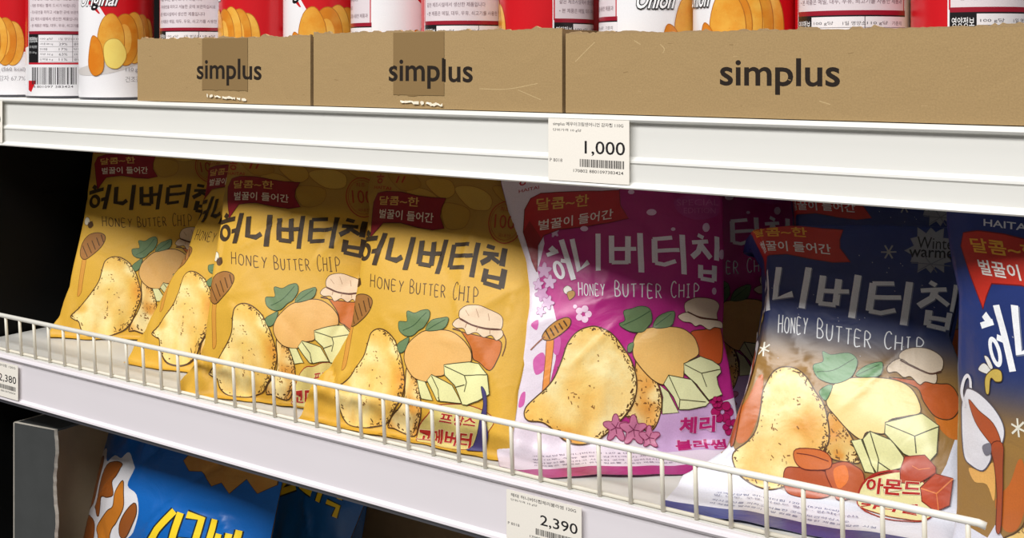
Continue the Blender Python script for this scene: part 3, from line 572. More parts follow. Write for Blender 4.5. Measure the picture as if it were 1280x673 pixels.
class Design:
    def __init__(s, W, H, nu, nv, v0=0., v1=1., base=(255, 255, 255)):
        s.W, s.H, s.nu, s.nv, s.v0, s.v1 = W, H, nu, nv, v0, v1
        s.du = W/nu; s.dv = H*(v1-v0)/nv; s.y0 = v0*H
        s.xy = []; s.lay = []; s.col = []; s.faces = []; s.boxes = []; s.base = base
        s._base()
    def _base(s):
        for j in range(s.nv):
            for i in range(s.nu):
                x0, x1 = i*s.du, (i+1)*s.du; y0, y1 = s.y0+j*s.dv, s.y0+(j+1)*s.dv
                s._put([(x0, y0), (x1, y0), (x0, y1)], 0, None, 0); s._put([(x1, y0), (x1, y1), (x0, y1)], 0, None, 0)
    def _put(s, poly, layer, col, mott):
        k = len(s.xy)
        for x, y in poly:
            s.xy.append((x, y)); s.lay.append(layer)
            c = (s.base(x/s.W, y/s.H) if callable(s.base) else s.base) if col is None else (col(x, y) if callable(col) else col)
            s.col.append((*lin(c), mott))
        s.faces.append(list(range(k, k+len(poly))))
    def layer_for(s, pts):
        a = np.array(pts); lo = a.min(0)-.0002; hi = a.max(0)+.0002; L = 0
        for (l0, h0, k) in s.boxes:
            if lo[0] < h0[0] and hi[0] > l0[0] and lo[1] < h0[1] and hi[1] > l0[1]: L = max(L, k)
        s.boxes.append((lo, hi, L+1)); return L+1
    def tri(s, t, layer, col, mott=0.):
        def cut(p, ax, v, keep_less):
            o = []; n = len(p)
            for i in range(n):
                a, b = p[i], p[(i+1) % n]; da = a[ax]-v; db = b[ax]-v
                if not keep_less: da, db = -da, -db
                if da <= 0: o.append(a)
                if (da < 0 < db) or (db < 0 < da):
                    q = da/(da-db); o.append((a[0]+(b[0]-a[0])*q, a[1]+(b[1]-a[1])*q))
            return o
        def diag(p, k, below):
            o = []; n = len(p)
            for i in range(n):
                a, b = p[i], p[(i+1) % n]; da = a[0]/s.du+a[1]/s.dv-k; db = b[0]/s.du+b[1]/s.dv-k
                if not below: da, db = -da, -db
                if da <= 0: o.append(a)
                if (da < 0 < db) or (db < 0 < da):
                    q = da/(da-db); o.append((a[0]+(b[0]-a[0])*q, a[1]+(b[1]-a[1])*q))
            return o
        t = [(p[0], p[1]-s.y0) for p in t]
        i0 = max(0, int(math.floor(min(p[0] for p in t)/s.du))); i1 = min(s.nu-1, int(math.floor(max(p[0] for p in t)/s.du)))
        for i in range(i0, i1+1):
            c = cut(cut(t, 0, i*s.du, False), 0, (i+1)*s.du, True)
            if len(c) < 3: continue
            j0 = max(0, int(math.floor(min(p[1] for p in c)/s.dv))); j1 = min(s.nv-1, int(math.floor(max(p[1] for p in c)/s.dv)))
            for j in range(j0, j1+1):
                d = cut(cut(c, 1, j*s.dv, False), 1, (j+1)*s.dv, True)
                if len(d) < 3: continue
                for bl in (True, False):
                    e = diag(d, i+j+1, bl)
                    if len(e) < 3: continue
                    ar = abs(sum(e[q][0]*e[(q+1) % len(e)][1]-e[(q+1) % len(e)][0]*e[q][1] for q in range(len(e))))
                    if ar > 4e-10: s._put([(x, y+s.y0) for x, y in e], layer, col, mott)
    def poly(s, pts, col, mott=0., smooth=True, line=None, lw=.0007):
        pts = smooth_closed(pts) if smooth else [np.array(p, float) for p in pts]
        L = s.layer_for(pts)
        for t in tessellate_polygon([[Vector((p[0], p[1], 0)) for p in pts]]): s.tri([tuple(pts[k][:2]) for k in t], L, col, mott)
        if line: s.stroke(pts+[pts[0]], line, lw, L=s.layer_for(pts))
    def stroke(s, pts, col, w, smooth=False, L=None):
        pts = smooth_open(pts) if smooth and len(pts) > 2 else [np.array(p, float) for p in pts]
        L = L or s.layer_for(pts); h = w/2; n = len(pts); off = []
        for i in range(n):
            d = pts[min(i+1, n-1)]-pts[max(i-1, 0)]
            if n > 2 and np.allclose(pts[0], pts[-1]) and i in (0, n-1): d = pts[1]-pts[-2]
            l = math.hypot(*d) or 1; off.append(np.array((-d[1], d[0]))/l*h)
        for i in range(n-1):
            a, b = pts[i], pts[i+1]; p = [tuple(a+off[i]), tuple(b+off[i+1]), tuple(b-off[i+1]), tuple(a-off[i])]
            s.tri([p[0], p[1], p[2]], L, col); s.tri([p[0], p[2], p[3]], L, col)
    def ring(s, c, a, b, col, w):
        c, a, b = [np.array(q, float) for q in (c, a, b)]
        s.stroke([c+(a-c)*math.cos(t*PI/14)+(b-c)*math.sin(t*PI/14) for t in range(29)], col, w)
    def text(s, txt, O, E, Hh, col, bold=0., shear=0., out=None, ow=0., res=2):
        O, E, Hh = [np.array(q, float) for q in (O, E, Hh)]; ex = E-O; ey = Hh-O
        for k, (cc, bb) in enumerate((((out, None),) if out else ())+((col, bold),)):
            if bb is None: bb = bold+ow*1000
            v0, t0 = text_mesh(txt, bold, res)
            if not len(v0): return
            w, h = v0.max(0); v, t = text_mesh(txt, bb, res); 
            if bb != bold: v = v-(v.max(0)-v0.max(0))/2
            q = [O+ex*(p[0]/w)+ey*(p[1]/h)+ex*(shear*(p[1]/h)*.08) for p in v]
            L = s.layer_for(q)
            for f in t: s.tri([tuple(q[i]) for i in f], L, cc)
    def word(s, word, O, E, Hh, col, w):
        O, E, Hh = [np.array(q, float) for q in (O, E, Hh)]; ex = (E-O)/(len(word)-.25); ey = Hh-O
        for i, ch in enumerate(word):
            big = 1. if i == 0 else .84
            for g in GLYPH[ch]:
                s.stroke([O+ex*(i+g[k]*1.25)+ey*g[k+1]*big for k in range(0, len(g), 2)], col, w, smooth=len(g) > 6)
    def chip(s, pts, col, seed):
        rng = random.Random(seed); P_ = smooth_closed(pts); c = np.mean(P_, 0); r = np.max(np.linalg.norm(np.array(P_)-c, axis=1))
        blot = [(c+np.array((rng.uniform(-.75, .75), rng.uniform(-.8, .8)))*r, rng.uniform(.12, .34)*r, rng.choice((-1, -1, 1, 1, 1))) for _ in range(18)]
        def f(x, y):
            k = 0
            for q, rr, sg in blot: k += sg*math.exp(-((x-q[0])**2+(y-q[1])**2)/rr**2)
            k = max(-1, min(1, k)); b = np.array(col, float)
            return tuple(b+(np.array((252, 238, 178))-b)*k*.85 if k > 0 else b+(np.array((222, 150, 58))-b)*(-k)*.75)
        L = s.layer_for(P_)
        for t in tessellate_polygon([[Vector((p[0], p[1], 0)) for p in P_]]): s.tri([tuple(P_[k][:2]) for k in t], L, f, .5)
        s.stroke(P_+[P_[0]], (84, 58, 28), .0010, L=s.layer_for(P_))
        Ls = s.layer_for(P_); n = len(P_)
        for i in range(n):                       # burnt freckles, thickest on the upper right-hand rim
            p, q = P_[i], P_[(i+1) % n]; d = (q-p)/(np.linalg.norm(q-p)+1e-9); inw = (c-p)/np.linalg.norm(c-p)
            wgt = 3 if p[0] > c[0]+.1*r else (1 if rng.random() < .5 else 0)
            for _ in range(wgt):
                o = p+inw*rng.uniform(.0004, .0036)+d*rng.uniform(-.002, .002); a = rng.uniform(-1.0, 1.0)+math.atan2(d[1], d[0]); l = rng.uniform(.0006, .0026)
                s.stroke([o, o+np.array((math.cos(a), math.sin(a)))*l], (98, 66, 30), rng.uniform(.0004, .0009), L=Ls)
        for _ in range(16):                       # clusters of little brown dashes
            o0 = c+np.array((rng.gauss(0, .34), rng.gauss(0, .36)))*r
            for _ in range(rng.randint(1, 4)):
                o = o0+np.array((rng.uniform(-.003, .003), rng.uniform(-.003, .003))); a = rng.uniform(-.4, 1.8); l = rng.uniform(.0008, .0026)
                if np.linalg.norm(o-c) < .6*r: s.stroke([o, o+np.array((math.cos(a), math.sin(a)))*l], (140, 94, 42), rng.uniform(.0004, .0010), L=Ls)
    def finish(s):
        s.xy = np.array(s.xy); s.lay = np.array(s.lay, float); s.col = np.array(s.col)
        s.len = np.array([len(f) for f in s.faces]); st = np.concatenate([[0], np.cumsum(s.len)[:-1]]); s.cen = np.add.reduceat(s.xy, st)/s.len[:, None]
        s.vc = np.repeat(s.cen, s.len, axis=0); nx = np.roll(s.xy, -1, axis=0).copy(); nx[st+s.len-1] = s.xy[st]
        s.area = np.add.reduceat(s.xy[:, 0]*nx[:, 1]-nx[:, 0]*s.xy[:, 1], st); s.cy = s.cen[:, 1]; return s
def drape(name, D, G, Nn, mat, parent=None, eps=.00007, rows=None, extra=None):
    """lay design D over the sheet whose grid nodes are G (nv+1, nu+1, 3) with normals Nn"""
    fm = np.ones(len(D.faces), bool) if rows is None else (D.cy >= rows[0]) & (D.cy < rows[1])
    vm = np.repeat(fm, D.len); xy = D.xy[vm]; vc = D.vc[vm]
    ix = xy[:, 0]/D.du; iy = (xy[:, 1]-D.y0)/D.dv; cx = vc[:, 0]/D.du; cyy = (vc[:, 1]-D.y0)/D.dv
    i = np.clip(np.floor(cx).astype(int), 0, D.nu-1); j = np.clip(np.floor(cyy).astype(int), 0, D.nv-1)
    fx = ix-i; fy = iy-j; low = ((cx-i)+(cyy-j)) < 1
    def interp(A):
        a = A[j, i]; b = A[j, i+1]; c = A[j+1, i]; d = A[j+1, i+1]; X = fx[:, None]; Y = fy[:, None]
        return np.where(low[:, None], a+X*(b-a)+Y*(c-a), d+(1-X)*(c-d)+(1-Y)*(b-d))
    nor = interp(Nn); nor /= np.linalg.norm(nor, axis=1)[:, None]+1e-12
    verts = interp(G)+nor*(D.lay[vm]*eps)[:, None]; col = D.col[vm]; uvs = xy
    # winding of the sheet: does a clockwise piece face along the sheet normal?
    gn = np.cross(G[0, 1]-G[0, 0], G[1, 0]-G[0, 0]); sg = 1
    mj, mi = G.shape[0]//2, G.shape[1]//2
    gn = np.cross(G[mj, mi+1]-G[mj, mi], G[mj+1, mi]-G[mj, mi]); sg = 1 if np.dot(gn, Nn[mj, mi]) > 0 else -1
    faces = []; k = 0
    for n_, ar in zip(D.len[fm].tolist(), D.area[fm].tolist()):
        r = list(range(k, k+n_)); k += n_
        faces.append(r if ar*sg > 0 else r[::-1])
    if extra is not None:                        # plain sheet behind, same object
        ev, ef, en_, ec, eu = extra; k = len(verts)
        verts = np.vstack([verts, ev]); nor = np.vstack([nor, en_]); col = np.vstack([col, ec]); uvs = np.vstack([uvs, eu]); faces = faces+[[q+k for q in f] for f in ef]
    me = bpy.data.meshes.new(name); me.from_pydata(verts.tolist(), [], faces)
    me.polygons.foreach_set('use_smooth', [True]*len(me.polygons))
    at = me.color_attributes.new('Ink', 'FLOAT_COLOR', 'POINT'); at.data.foreach_set('color', col.astype('f').ravel())
    uvl = me.uv_layers.new(name='Print'); vi = np.zeros(len(me.loops), 'i'); me.loops.foreach_get('vertex_index', vi)
    uvl.data.foreach_set('uv', uvs[vi].astype('f').ravel())
    me.normals_split_custom_set_from_vertices(nor.tolist())
    me.materials.append(mat)
    return link(name, me, parent)
def grid_normals(G, sign=1):
    du = np.gradient(G, axis=1); dv = np.gradient(G, axis=0); n = np.cross(dv, du)*sign
    return n/(np.linalg.norm(n, axis=2)[..., None]+1e-12)

# ------------------------------------------------------------------ the chip bag designs
WD, HT = .205, .28
VT, VS = .045, .957                              # top of the bag, line of the bottom seal
def pairs(a): return [(a[k]/2000*WD, a[k+1]/2000*HT) for k in range(0, len(a), 2)]
def mixc(a, b, t): t = max(0, min(1, t)); t = t*t*(3-2*t); return tuple(a[k]+(b[k]-a[k])*t for k in range(3))
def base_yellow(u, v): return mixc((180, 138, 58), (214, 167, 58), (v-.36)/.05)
def base_pink(u, v): return (222, 212, 222) if v > .95 else mixc((172, 26, 112), (190, 40, 134), (v-.3)/.3)
def base_navy(u, v):
    if v > .97: return (218, 220, 230)
    return mixc((30, 50, 120), (38, 54, 110), (v-.2)/.3) if v < .5 else mixc((38, 54, 110), (156, 118, 62), (v-.52)/.16)
def build_design(key, base):
    long = key != 'yellow'; v1, vs = (1.165, 1.10) if long else (1., VS)      # pink and navy bags show more of their foot
    D = Design(WD, HT, 62, 94 if long else 80, VT, v1, base); D.vs = vs; D.vend = v1
    ops = ART[key]
    for op in ops:
        k = op[0]
        if k == 'p': D.poly(pairs(op[6]), op[1], op[2], bool(op[3]), op[4], op[5])
        elif k == 's': D.stroke(pairs(op[4]), op[1], op[2], bool(op[3]))
        elif k == 'ring': D.ring(pairs(op[2])[0], pairs(op[3])[0], pairs(op[4])[0], op[1], op[5])
        elif k == 't': D.text(op[2], pairs(op[3])[0], pairs(op[4])[0], pairs(op[5])[0], op[1], op[6], op[7], op[8], op[9])
        elif k == 'e': D.word(op[2], pairs(op[3])[0], pairs(op[4])[0], pairs(op[5])[0], op[1], op[6])
        elif k == 'c': D.chip(pairs(op[3]), (238, 188, 92) if op[1] is None else op[1], op[2])
        elif k == 'ribbon':
            r = [o for o in ART['yellow'] if o[0] == 'p'][6]; D.poly(pairs(r[6]), op[1], 0, False, (120, 20, 20), .0007)
            t = [o for o in ART['yellow'] if o[0] == 't'][:2]
            for q, c in zip(t, ((240, 176, 60), (238, 232, 226))): D.text(q[2], pairs(q[3])[0], pairs(q[4])[0], pairs(q[5])[0], c, 1.4, .2)
            D.text('HAITAI', (.2*WD, .255*HT), (.34*WD, .258*HT), (.2*WD, .24*HT), (210, 214, 224), 1)
        elif k == 'heo':
            pk = ART['pink']; n = 0
            for o in pk:
                if o[0] == 's' and o[1] == (250, 244, 250) and n < 4: D.stroke(pairs(o[4]), op[1], o[2], False); n += 1
            r = [o for o in pk if o[0] == 'ring'][0]; D.ring(pairs(r[2])[0], pairs(r[3])[0], pairs(r[4])[0], op[1], r[5])
    if long:                                     # small print on the foot and the coloured seal strip
        ink = (116, 100, 124) if key == 'pink' else (104, 108, 146)
        for n, (t, x1) in enumerate((('고객상담팀 허니버터칩 120 g (670 kcal)', .56), ('밀, 대두, 우유 함유 · 감자(국산) 체리분말' if key == 'pink' else '밀, 대두, 우유, 아몬드 함유 · 감자(국산)', .62), ('직사광선을 피하고 서늘한 곳에 보관하십시오', .60), ('이 제품은 알레르기 유발 원료를 사용한 제품과 같은 시설', .68))):
            D.text(t, (.14*WD, (1.012+.022*n)*HT), (x1*WD, (1.012+.022*n)*HT), (.14*WD, (1.0+.022*n)*HT), ink, .3)
        D.poly([(0, vs*HT), (WD, vs*HT), (WD, v1*HT), (0, v1*HT)], (172, 24, 116) if key == 'pink' else (34, 48, 128), smooth=False)
    return D.finish()

# ------------------------------------------------------------------ the shape of a filled bag
def tps(ctrl, Q):
    X = np.array([(c[0]/1000, c[1]/1000) for c in ctrl]); Dv = np.array([(c[2]*1e-5, c[3]*1e-5) for c in ctrl]); n = len(X)
    def K_(A, B):
        r = np.linalg.norm(A[:, None]-B[None], axis=-1); return np.where(r > 0, r*r*np.log(r+1e-12), 0)
    A = np.zeros((n+3, n+3)); P_ = np.hstack([np.ones((n, 1)), X]); A[:n, :n] = K_(X, X)+1e-3*np.eye(n); A[:n, n:] = P_; A[n:, :n] = P_.T; A[n:, n:] = -1e-9*np.eye(3)
    w = np.linalg.solve(A, np.vstack([Dv, np.zeros((3, 2))]))
    return K_(Q, X)@w[:n]+np.hstack([np.ones((len(Q), 1)), Q])@w[n:]
def rotm(w):
    th = np.linalg.norm(w)+1e-12; k = w/th; K = np.array([[0, -k[2], k[1]], [k[2], 0, -k[0]], [-k[1], k[0], 0]])
    return np.eye(3)+math.sin(th)*K+(1-math.cos(th))*K@K
BASIS = np.array([[1, 0, 0], [0, 0, -1], [0, 1, 0]], float)
def bag_profile(u, v, vs=VS):
    s = np.clip(1-np.abs(2*u-1)**2.4, 0, 1)**.75
    if vs > 1:                                    # long foot: the filling ends at v = .95, then the sheet thins out
        t = np.clip(np.sin(PI*np.clip(v, 0, .95)), 0, 1)**.6; return s*np.where(v > .95, t*np.clip((vs-v)/(vs-.95), 0, 1), t)
    vv = np.where(v > .5, .5+.5*(v-.5)/(vs-.5), v)
    return s*np.clip(np.sin(PI*np.clip(vv, 0, 1)), 0, 1)**.6
def crumple(u, v, seed, amt=1., creases=(), vs=VS):
    rng = np.random.RandomState(seed); d = np.zeros_like(u); x = u*WD; y = v*HT
    for _ in range(5):                            # slow swelling
        k = rng.uniform(12, 34, 2); ph = rng.uniform(0, 6.3, 2); d += .0009*np.sin(k[0]*x+ph[0]+2*np.sin(k[1]*y*.7))*np.sin(k[1]*y+ph[1])
    for _ in range(26):                           # sharp creases
        c = rng.uniform((0, .05), (WD, HT-.01)); a = rng.uniform(0, PI); L = rng.uniform(.012, .045); dx, dy = x-c[0], y-c[1]
        al = dx*math.cos(a)+dy*math.sin(a); ac = -dx*math.sin(a)+dy*math.cos(a)+.15*np.sin(al*60)*.01
        d += rng.choice((-1, 1))*rng.uniform(.0006, .0017)*np.exp(-np.abs(ac)/rng.uniform(.002, .006))*np.exp(-(al/L)**2)
    for (u0, v0, u1, v1, am, wd) in creases:      # folds the photograph shows
        p = np.array((u0*WD, v0*HT)); q = np.array((u1*WD, v1*HT)); L = np.linalg.norm(q-p); t = (q-p)/L
        al = (x-p[0])*t[0]+(y-p[1])*t[1]; ac = np.abs(-(x-p[0])*t[1]+(y-p[1])*t[0]); fade = 1/(1+np.exp(-al/.006))/(1+np.exp((al-L)/.006))
        d += am*np.exp(-ac/wd)*fade
    for e, (vc, n) in enumerate(((vs, 9), (.07, 8))):   # gathers running away from the seals
        ph = rng.uniform(0, 6.3, 3); r = np.abs(v-vc)*HT
        w = np.exp(-r/.022)*(1-np.exp(-r/.003)); d += .0030*w*(np.sin(2*PI*n*u+ph[0]+1.5*np.sin(5*u+ph[1])))
    return d*amt
def fold_at(tab, v):
    t = np.array(tab); r = np.interp(v, t[:, 0], t[:, 1]); return r
def bag_sheet(pose, warp, bulge, seed, folds=(None, None), creases=(), nu=62, nv=80, floor_z=None, tangent=True, amt=1., flap=.012, back=.42, sc=(1, 1), ceil_z=None, topfold=None, front_y=.7125, fs=VS-.03, vs=VS, vend=1.):
    u, v = np.meshgrid(np.linspace(0, 1, nu+1), np.linspace(VT, vend, nv+1))
    prof = bag_profile(u, v, vs)
    if warp: d = tps(warp, np.stack([u.ravel(), np.minimum(v, 1.).ravel()], 1)).reshape(*u.shape, 2)
    else: d = np.zeros((*u.shape, 2))
    edge = np.clip(np.minimum(u, 1-u)/.06, 0, 1)
    n_ = bulge*prof+crumple(u, v, seed, amt, creases, vs)*(.25+.75*edge)*np.clip(prof*3+.25, 0, 1)
    LONG = vs > 1; foot = .962
    if LONG: q_ = np.maximum(v-foot, 0); fl = np.where(q_ < .02, q_*q_/.04, q_-.01)*HT; vy = np.minimum(v, foot+.012)
    else: fl = np.clip((v-fs)/(1-fs), 0, 1)**1.4*flap; vy = v
    rg = np.random.RandomState(seed+50); ph = rg.uniform(0, 6.3, 3)
    wav = (.0016*np.sin(2*PI*2.3*u+ph[0])+.0008*np.sin(2*PI*5.1*u+ph[1]))*np.clip((v-.9)/.08, 0, 1)
    # the printed sheet wraps round the side of the filled bag: beyond the fold it runs back and then under
    xx = (u-.5)*WD+d[..., 0]
    for side, tab in enumerate(folds):
        if not tab: continue
        uf = fold_at(tab, v)
        m = u < uf if side == 0 else u > 1-uf
        k = 0 if side == 0 else 1; uu = uf if side == 0 else 1-uf
        xf = np.array([np.interp(uu[j, 0], u[j], xx[j]) for j in range(u.shape[0])])[:, None]
        nf = np.array([np.interp(uu[j, 0], u[j], n_[j]) for j in range(u.shape[0])])[:, None]
        s_ = np.abs(uu-u)*WD; room = np.maximum(nf+.010, .0005)/.85
        drop = np.minimum(s_, room); rest = s_-drop; sp_ = .30 if side == 0 else -.10
        r_ = .006; soft = np.where(s_ < r_, s_*s_/(2*r_), s_-r_/2)      # rounded edge
        sgn = -1 if side == 0 else 1
        xx = np.where(m, xf+sgn*(sp_*drop+np.exp(-s_/.004)*0+(s_-soft)*.7-rest*.5), xx)
        n_ = np.where(m, np.maximum(nf-.85*np.minimum(soft, room), -.010)-rest*.02, n_)
    d = d.copy(); d[..., 0] = xx-(u-.5)*WD
    if topfold:                                   # the head of the bag slumps backwards over a fold
        vf = topfold[0]+(topfold[1]-topfold[0])*u; yy = (.5-v)*HT+d[..., 1]; m = v < vf
        for i in range(u.shape[1]):
            c = m[:, i]; yf = np.interp(vf[0, i], v[:, i], yy[:, i]); nf = np.interp(vf[0, i], v[:, i], n_[:, i]); q = np.clip(vf[0, i]-v[:, i], 0, 1)*HT
            yy[:, i] = np.where(c, yf+.30*q, yy[:, i]); n_[:, i] = np.where(c, nf-.85*np.where(q < .006, q*q/.012, q-.003), n_[:, i])
        d[..., 1] = yy-(.5-v)*HT
    def place(nn, dd):
        loc = np.stack([((u-.5)*WD+dd[..., 0])*sc[0], ((.5-vy)*HT+dd[..., 1])*sc[1], nn+wav], -1)
        W = (rotm(np.array(pose[3:]))@BASIS@loc.reshape(-1, 3).T).T+np.array(pose[:3])
        W = W.reshape(loc.shape)
        out_ = (rotm(np.array(pose[3:]))@BASIS)[:, 2].copy(); out_[2] = 0; out_ /= np.linalg.norm(out_); W = W+fl[..., None]*out_   # the bottom seal runs forward over the board
        if LONG: k_ = (np.clip((v-foot+.02)/.05, 0, 1)**2)[..., None]; hump = (.0012+.007*np.clip((vs-v)/(vs-foot), 0, 1)*np.clip(prof*3, 0, 1))[..., None]+.0014*np.abs(np.sin(7*u+seed))[..., None]; W[..., 2:] = W[..., 2:]*(1-k_)+(floor_z+hump)*k_-(0 if nn is n_ else .0008)
        if floor_z is not None and flap and not LONG: k_ = np.clip((v-fs-.01)/(.975-fs-.01), 0, 1)[..., None]; W[..., 2:] = W[..., 2:]*(1-k_)+(floor_z+.0012+.0016*np.abs(np.sin(9*u+seed))[..., None]*(1-.5*k_))*k_
        if floor_z is not None:
            low = W[..., 2] < floor_z+.0006; W[..., 2] = np.where(low, floor_z+.0006+.00001*(1-v), W[..., 2])
        if front_y is not None: W[..., 1] = np.where((W[..., 2] < -.262) & (W[..., 1] < front_y), front_y+.0002*(W[..., 1]-front_y), W[..., 1])   # held back by the wire guard
        if ceil_z is not None: W[..., 2] = np.where(W[..., 2] > ceil_z, ceil_z+.002*(W[..., 2]-ceil_z)-.00002*np.arange(2)[0], W[..., 2])
        return W
    F_ = place(n_, d); B_ = place(np.minimum(-back*bulge*prof-.0009, n_-.0012), d)
    return F_, B_
def bag(name, design, pose, warp, bulge, seed, label, cat, group=None, mat='film_matte', back_col=(200, 200, 200), floor_z=-.305, ceil_z=-.0447, folds=(None, None), creases=(), amt=1., flap=.012, back=.42, sc=(1, 1), topfold=None, fs=VS-.03):
    G, B = bag_sheet(pose, warp, bulge, seed, folds, creases, floor_z=floor_z, ceil_z=ceil_z, amt=amt, flap=flap, back=back, sc=sc, topfold=topfold, fs=fs, vs=getattr(design, 'vs', VS), vend=getattr(design, 'vend', 1.), nv=design.nv)
    Nn = grid_normals(G); Bn = -grid_normals(B)
    base = Vector(((G[-1, 0]+G[-1, -1])/2).tolist())
    e = empty(name, base, label, cat, group)
    vs_, ve_, nv_ = getattr(design, 'vs', VS), getattr(design, 'vend', 1.), design.nv
    js = int(round((vs_-VT)/(ve_-VT)*nv_))
    def back_part(j0, j1):
        idx = {}; vs = []; fs = []; ns = []; us = []
        for j in range(j0, j1+1):
            for i in range(63): idx[(j, i)] = len(vs); vs.append(B[j, i]); ns.append(Bn[j, i]); us.append((i/62*WD, (VT+(ve_-VT)*j/nv_)*HT))
        for j in range(j0, j1):
            for i in range(62): fs.append([idx[(j, i)], idx[(j+1, i)], idx[(j+1, i+1)], idx[(j, i+1)]])
        f = fs[0]; n_ = np.cross(vs[f[1]]-vs[f[0]], vs[f[2]]-vs[f[0]])
        if np.dot(n_, ns[0]) < 0: fs = [q[::-1] for q in fs]
        return (np.array(vs), fs, np.array(ns), np.array([(*lin(back_col), 0)]*len(vs)), np.array(us))
    jt = int(round(.022/(ve_-VT)*nv_)); yA, yS = (VT+(ve_-VT)*jt/nv_)*HT, (VT+(ve_-VT)*js/nv_)*HT
    drape('pouch', design, G, Nn, M[mat], e, rows=(yA, yS), extra=back_part(jt, js))
    drape('bottom_seal', design, G, Nn, M[mat], e, rows=(yS, 9), extra=back_part(js, nv_))
    drape('top_seal', design, G, Nn, M[mat], e, rows=(-9, yA), extra=back_part(0, jt))
    return e

# ------------------------------------------------------------------ box-like helpers
def mesh_obj(name, bm, mat, parent=None, smooth=False):
    me = bpy.data.meshes.new(name); bmesh.ops.recalc_face_normals(bm, faces=bm.faces); bm.to_mesh(me); bm.free()
    for m in (mat if isinstance(mat, list) else [mat]): me.materials.append(m)
    if smooth: me.polygons.foreach_set('use_smooth', [True]*len(me.polygons))
    return link(name, me, parent)
def add_box(bm, x0, x1, y0, y1, z0, z1, bev=0.):
    r = bmesh.ops.create_cube(bm, size=1); vs = r['verts']
    bmesh.ops.scale(bm, vec=(x1-x0, y1-y0, z1-z0), verts=vs); bmesh.ops.translate(bm, vec=((x0+x1)/2, (y0+y1)/2, (z0+z1)/2), verts=vs)
    if bev:
        ed = {e for v in vs for e in v.link_edges}; bmesh.ops.bevel(bm, geom=list(ed), offset=bev, segments=2, affect='EDGES')
def add_tube(bm, pts, r, seg=10, cap=True):
    pts = [Vector(p) for p in pts]; rings = []
    for i, p in enumerate(pts):
        d = (pts[min(i+1, len(pts)-1)]-pts[max(i-1, 0)]).normalized(); a = d.orthogonal().normalized(); 
        if abs(d.z) < .95: a = d.cross(Vector((0, 0, 1))).normalized()
        else: a = Vector((1, 0, 0))
        b = d.cross(a).normalized()
        rings.append([bm.verts.new(p+(a*math.cos(t)+b*math.sin(t))*r) for t in [2*PI*k/seg for k in range(seg)]])
    for A, B in zip(rings, rings[1:]):
        for k in range(seg): bm.faces.new((A[k], A[(k+1) % seg], B[(k+1) % seg], B[k]))
    if cap: bm.faces.new(rings[0][::-1]); bm.faces.new(rings[-1])
def extrude_profile(bm, prof, x0, x1, steps=1):
    """closed profile of (y, z) run along X"""
    rings = [[bm.verts.new((x0+(x1-x0)*k/steps, y, z)) for y, z in prof] for k in range(steps+1)]
    n = len(prof)
    for A, B in zip(rings, rings[1:]):
        for k in range(n): bm.faces.new((A[k], A[(k+1) % n], B[(k+1) % n], B[k]))
    bm.faces.new(rings[0]); bm.faces.new(rings[-1][::-1])
def flat_sheet(O, ex, ey, nu, nv):
    """grid nodes of a flat printed sheet: O top-left, ex along the width, ey down"""
    O, ex, ey = [np.array(q, float) for q in (O, ex, ey)]
    a, b = np.meshgrid(np.linspace(0, 1, nu+1), np.linspace(0, 1, nv+1))
    G = O+a[..., None]*ex+b[..., None]*ey; return G
# ================================================================== THE PLACE
SH_T, SH_L, SH_B = -.0363, -.305, -.600          # heights of the three shelf surfaces
X0, X1 = -1.95, .42                              # run of the shelving
BACK = 1.16
# ---- shell
bm = bmesh.new(); add_box(bm, -4, 3, -3.5, BACK+.1, -1.35, -1.30); o = mesh_obj('floor', bm, M['floor']); tag(o, kind='structure')
bm = bmesh.new(); add_box(bm, X0, X1, BACK, BACK+.02, -1.30, .75); o = mesh_obj('back_panel', bm, M['black'])
tag(o, 'black steel back panel closing the rear of the shelving', 'panel')
# black partition at the left end of the chip shelf
bm = bmesh.new(); add_box(bm, -1.212, -1.204, .735, BACK-.002, SH_L-.02, -.047)
add_tube(bm, [(-1.2035, .80, -.150), (-1.2035, .86, -.1515)], .0006, 6)
o = mesh_obj('partition_panel', bm, M['black']); tag(o, 'black partition panel standing at the left end of the chip shelf', 'panel')
bm = bmesh.new(); add_box(bm, -1.212, -1.204, .735, BACK-.002, SH_B+.001, SH_L-.055)
o = mesh_obj('partition_panel', bm, M['black']); tag(o, 'black partition panel below the chip shelf, left of the torn display box', 'panel')

# ---- shelves
def shelf(name, z, label, prof, rail_mat, x0=X0, board_y0=.7065, thick=.006):
    e = empty(name, ((X0+X1)/2, .93, z), label, 'shelf')
    bm = bmesh.new(); add_box(bm, x0, X1, board_y0, BACK-.001, z-thick, z); mesh_obj('shelf_board', bm, M['white_steel'], e)
    bm = bmesh.new(); extrude_profile(bm, prof, X0, X1, 8); o = mesh_obj('price_rail', bm, rail_mat, e); return e
up = shelf('upper_shelf', SH_T, 'upper white steel shelf carrying the cartons of canned crisps', [
    (.7065, SH_T+.0002), (.7015, SH_T+.0004), (.6995, SH_T-.0006), (.6990, SH_T-.0026), (.7000, SH_T-.0040), (.7030, SH_T-.0048), (.7035, SH_T-.0075),
    (.7036, SH_T-.0280), (.7008, SH_T-.0305), (.7006, SH_T-.0320), (.7016, SH_T-.0332), (.7022, SH_T-.0455), (.6992, SH_T-.0475), (.6986, SH_T-.0490),
    (.6994, SH_T-.0500), (.7065, SH_T-.0503)], M['white_rail'])
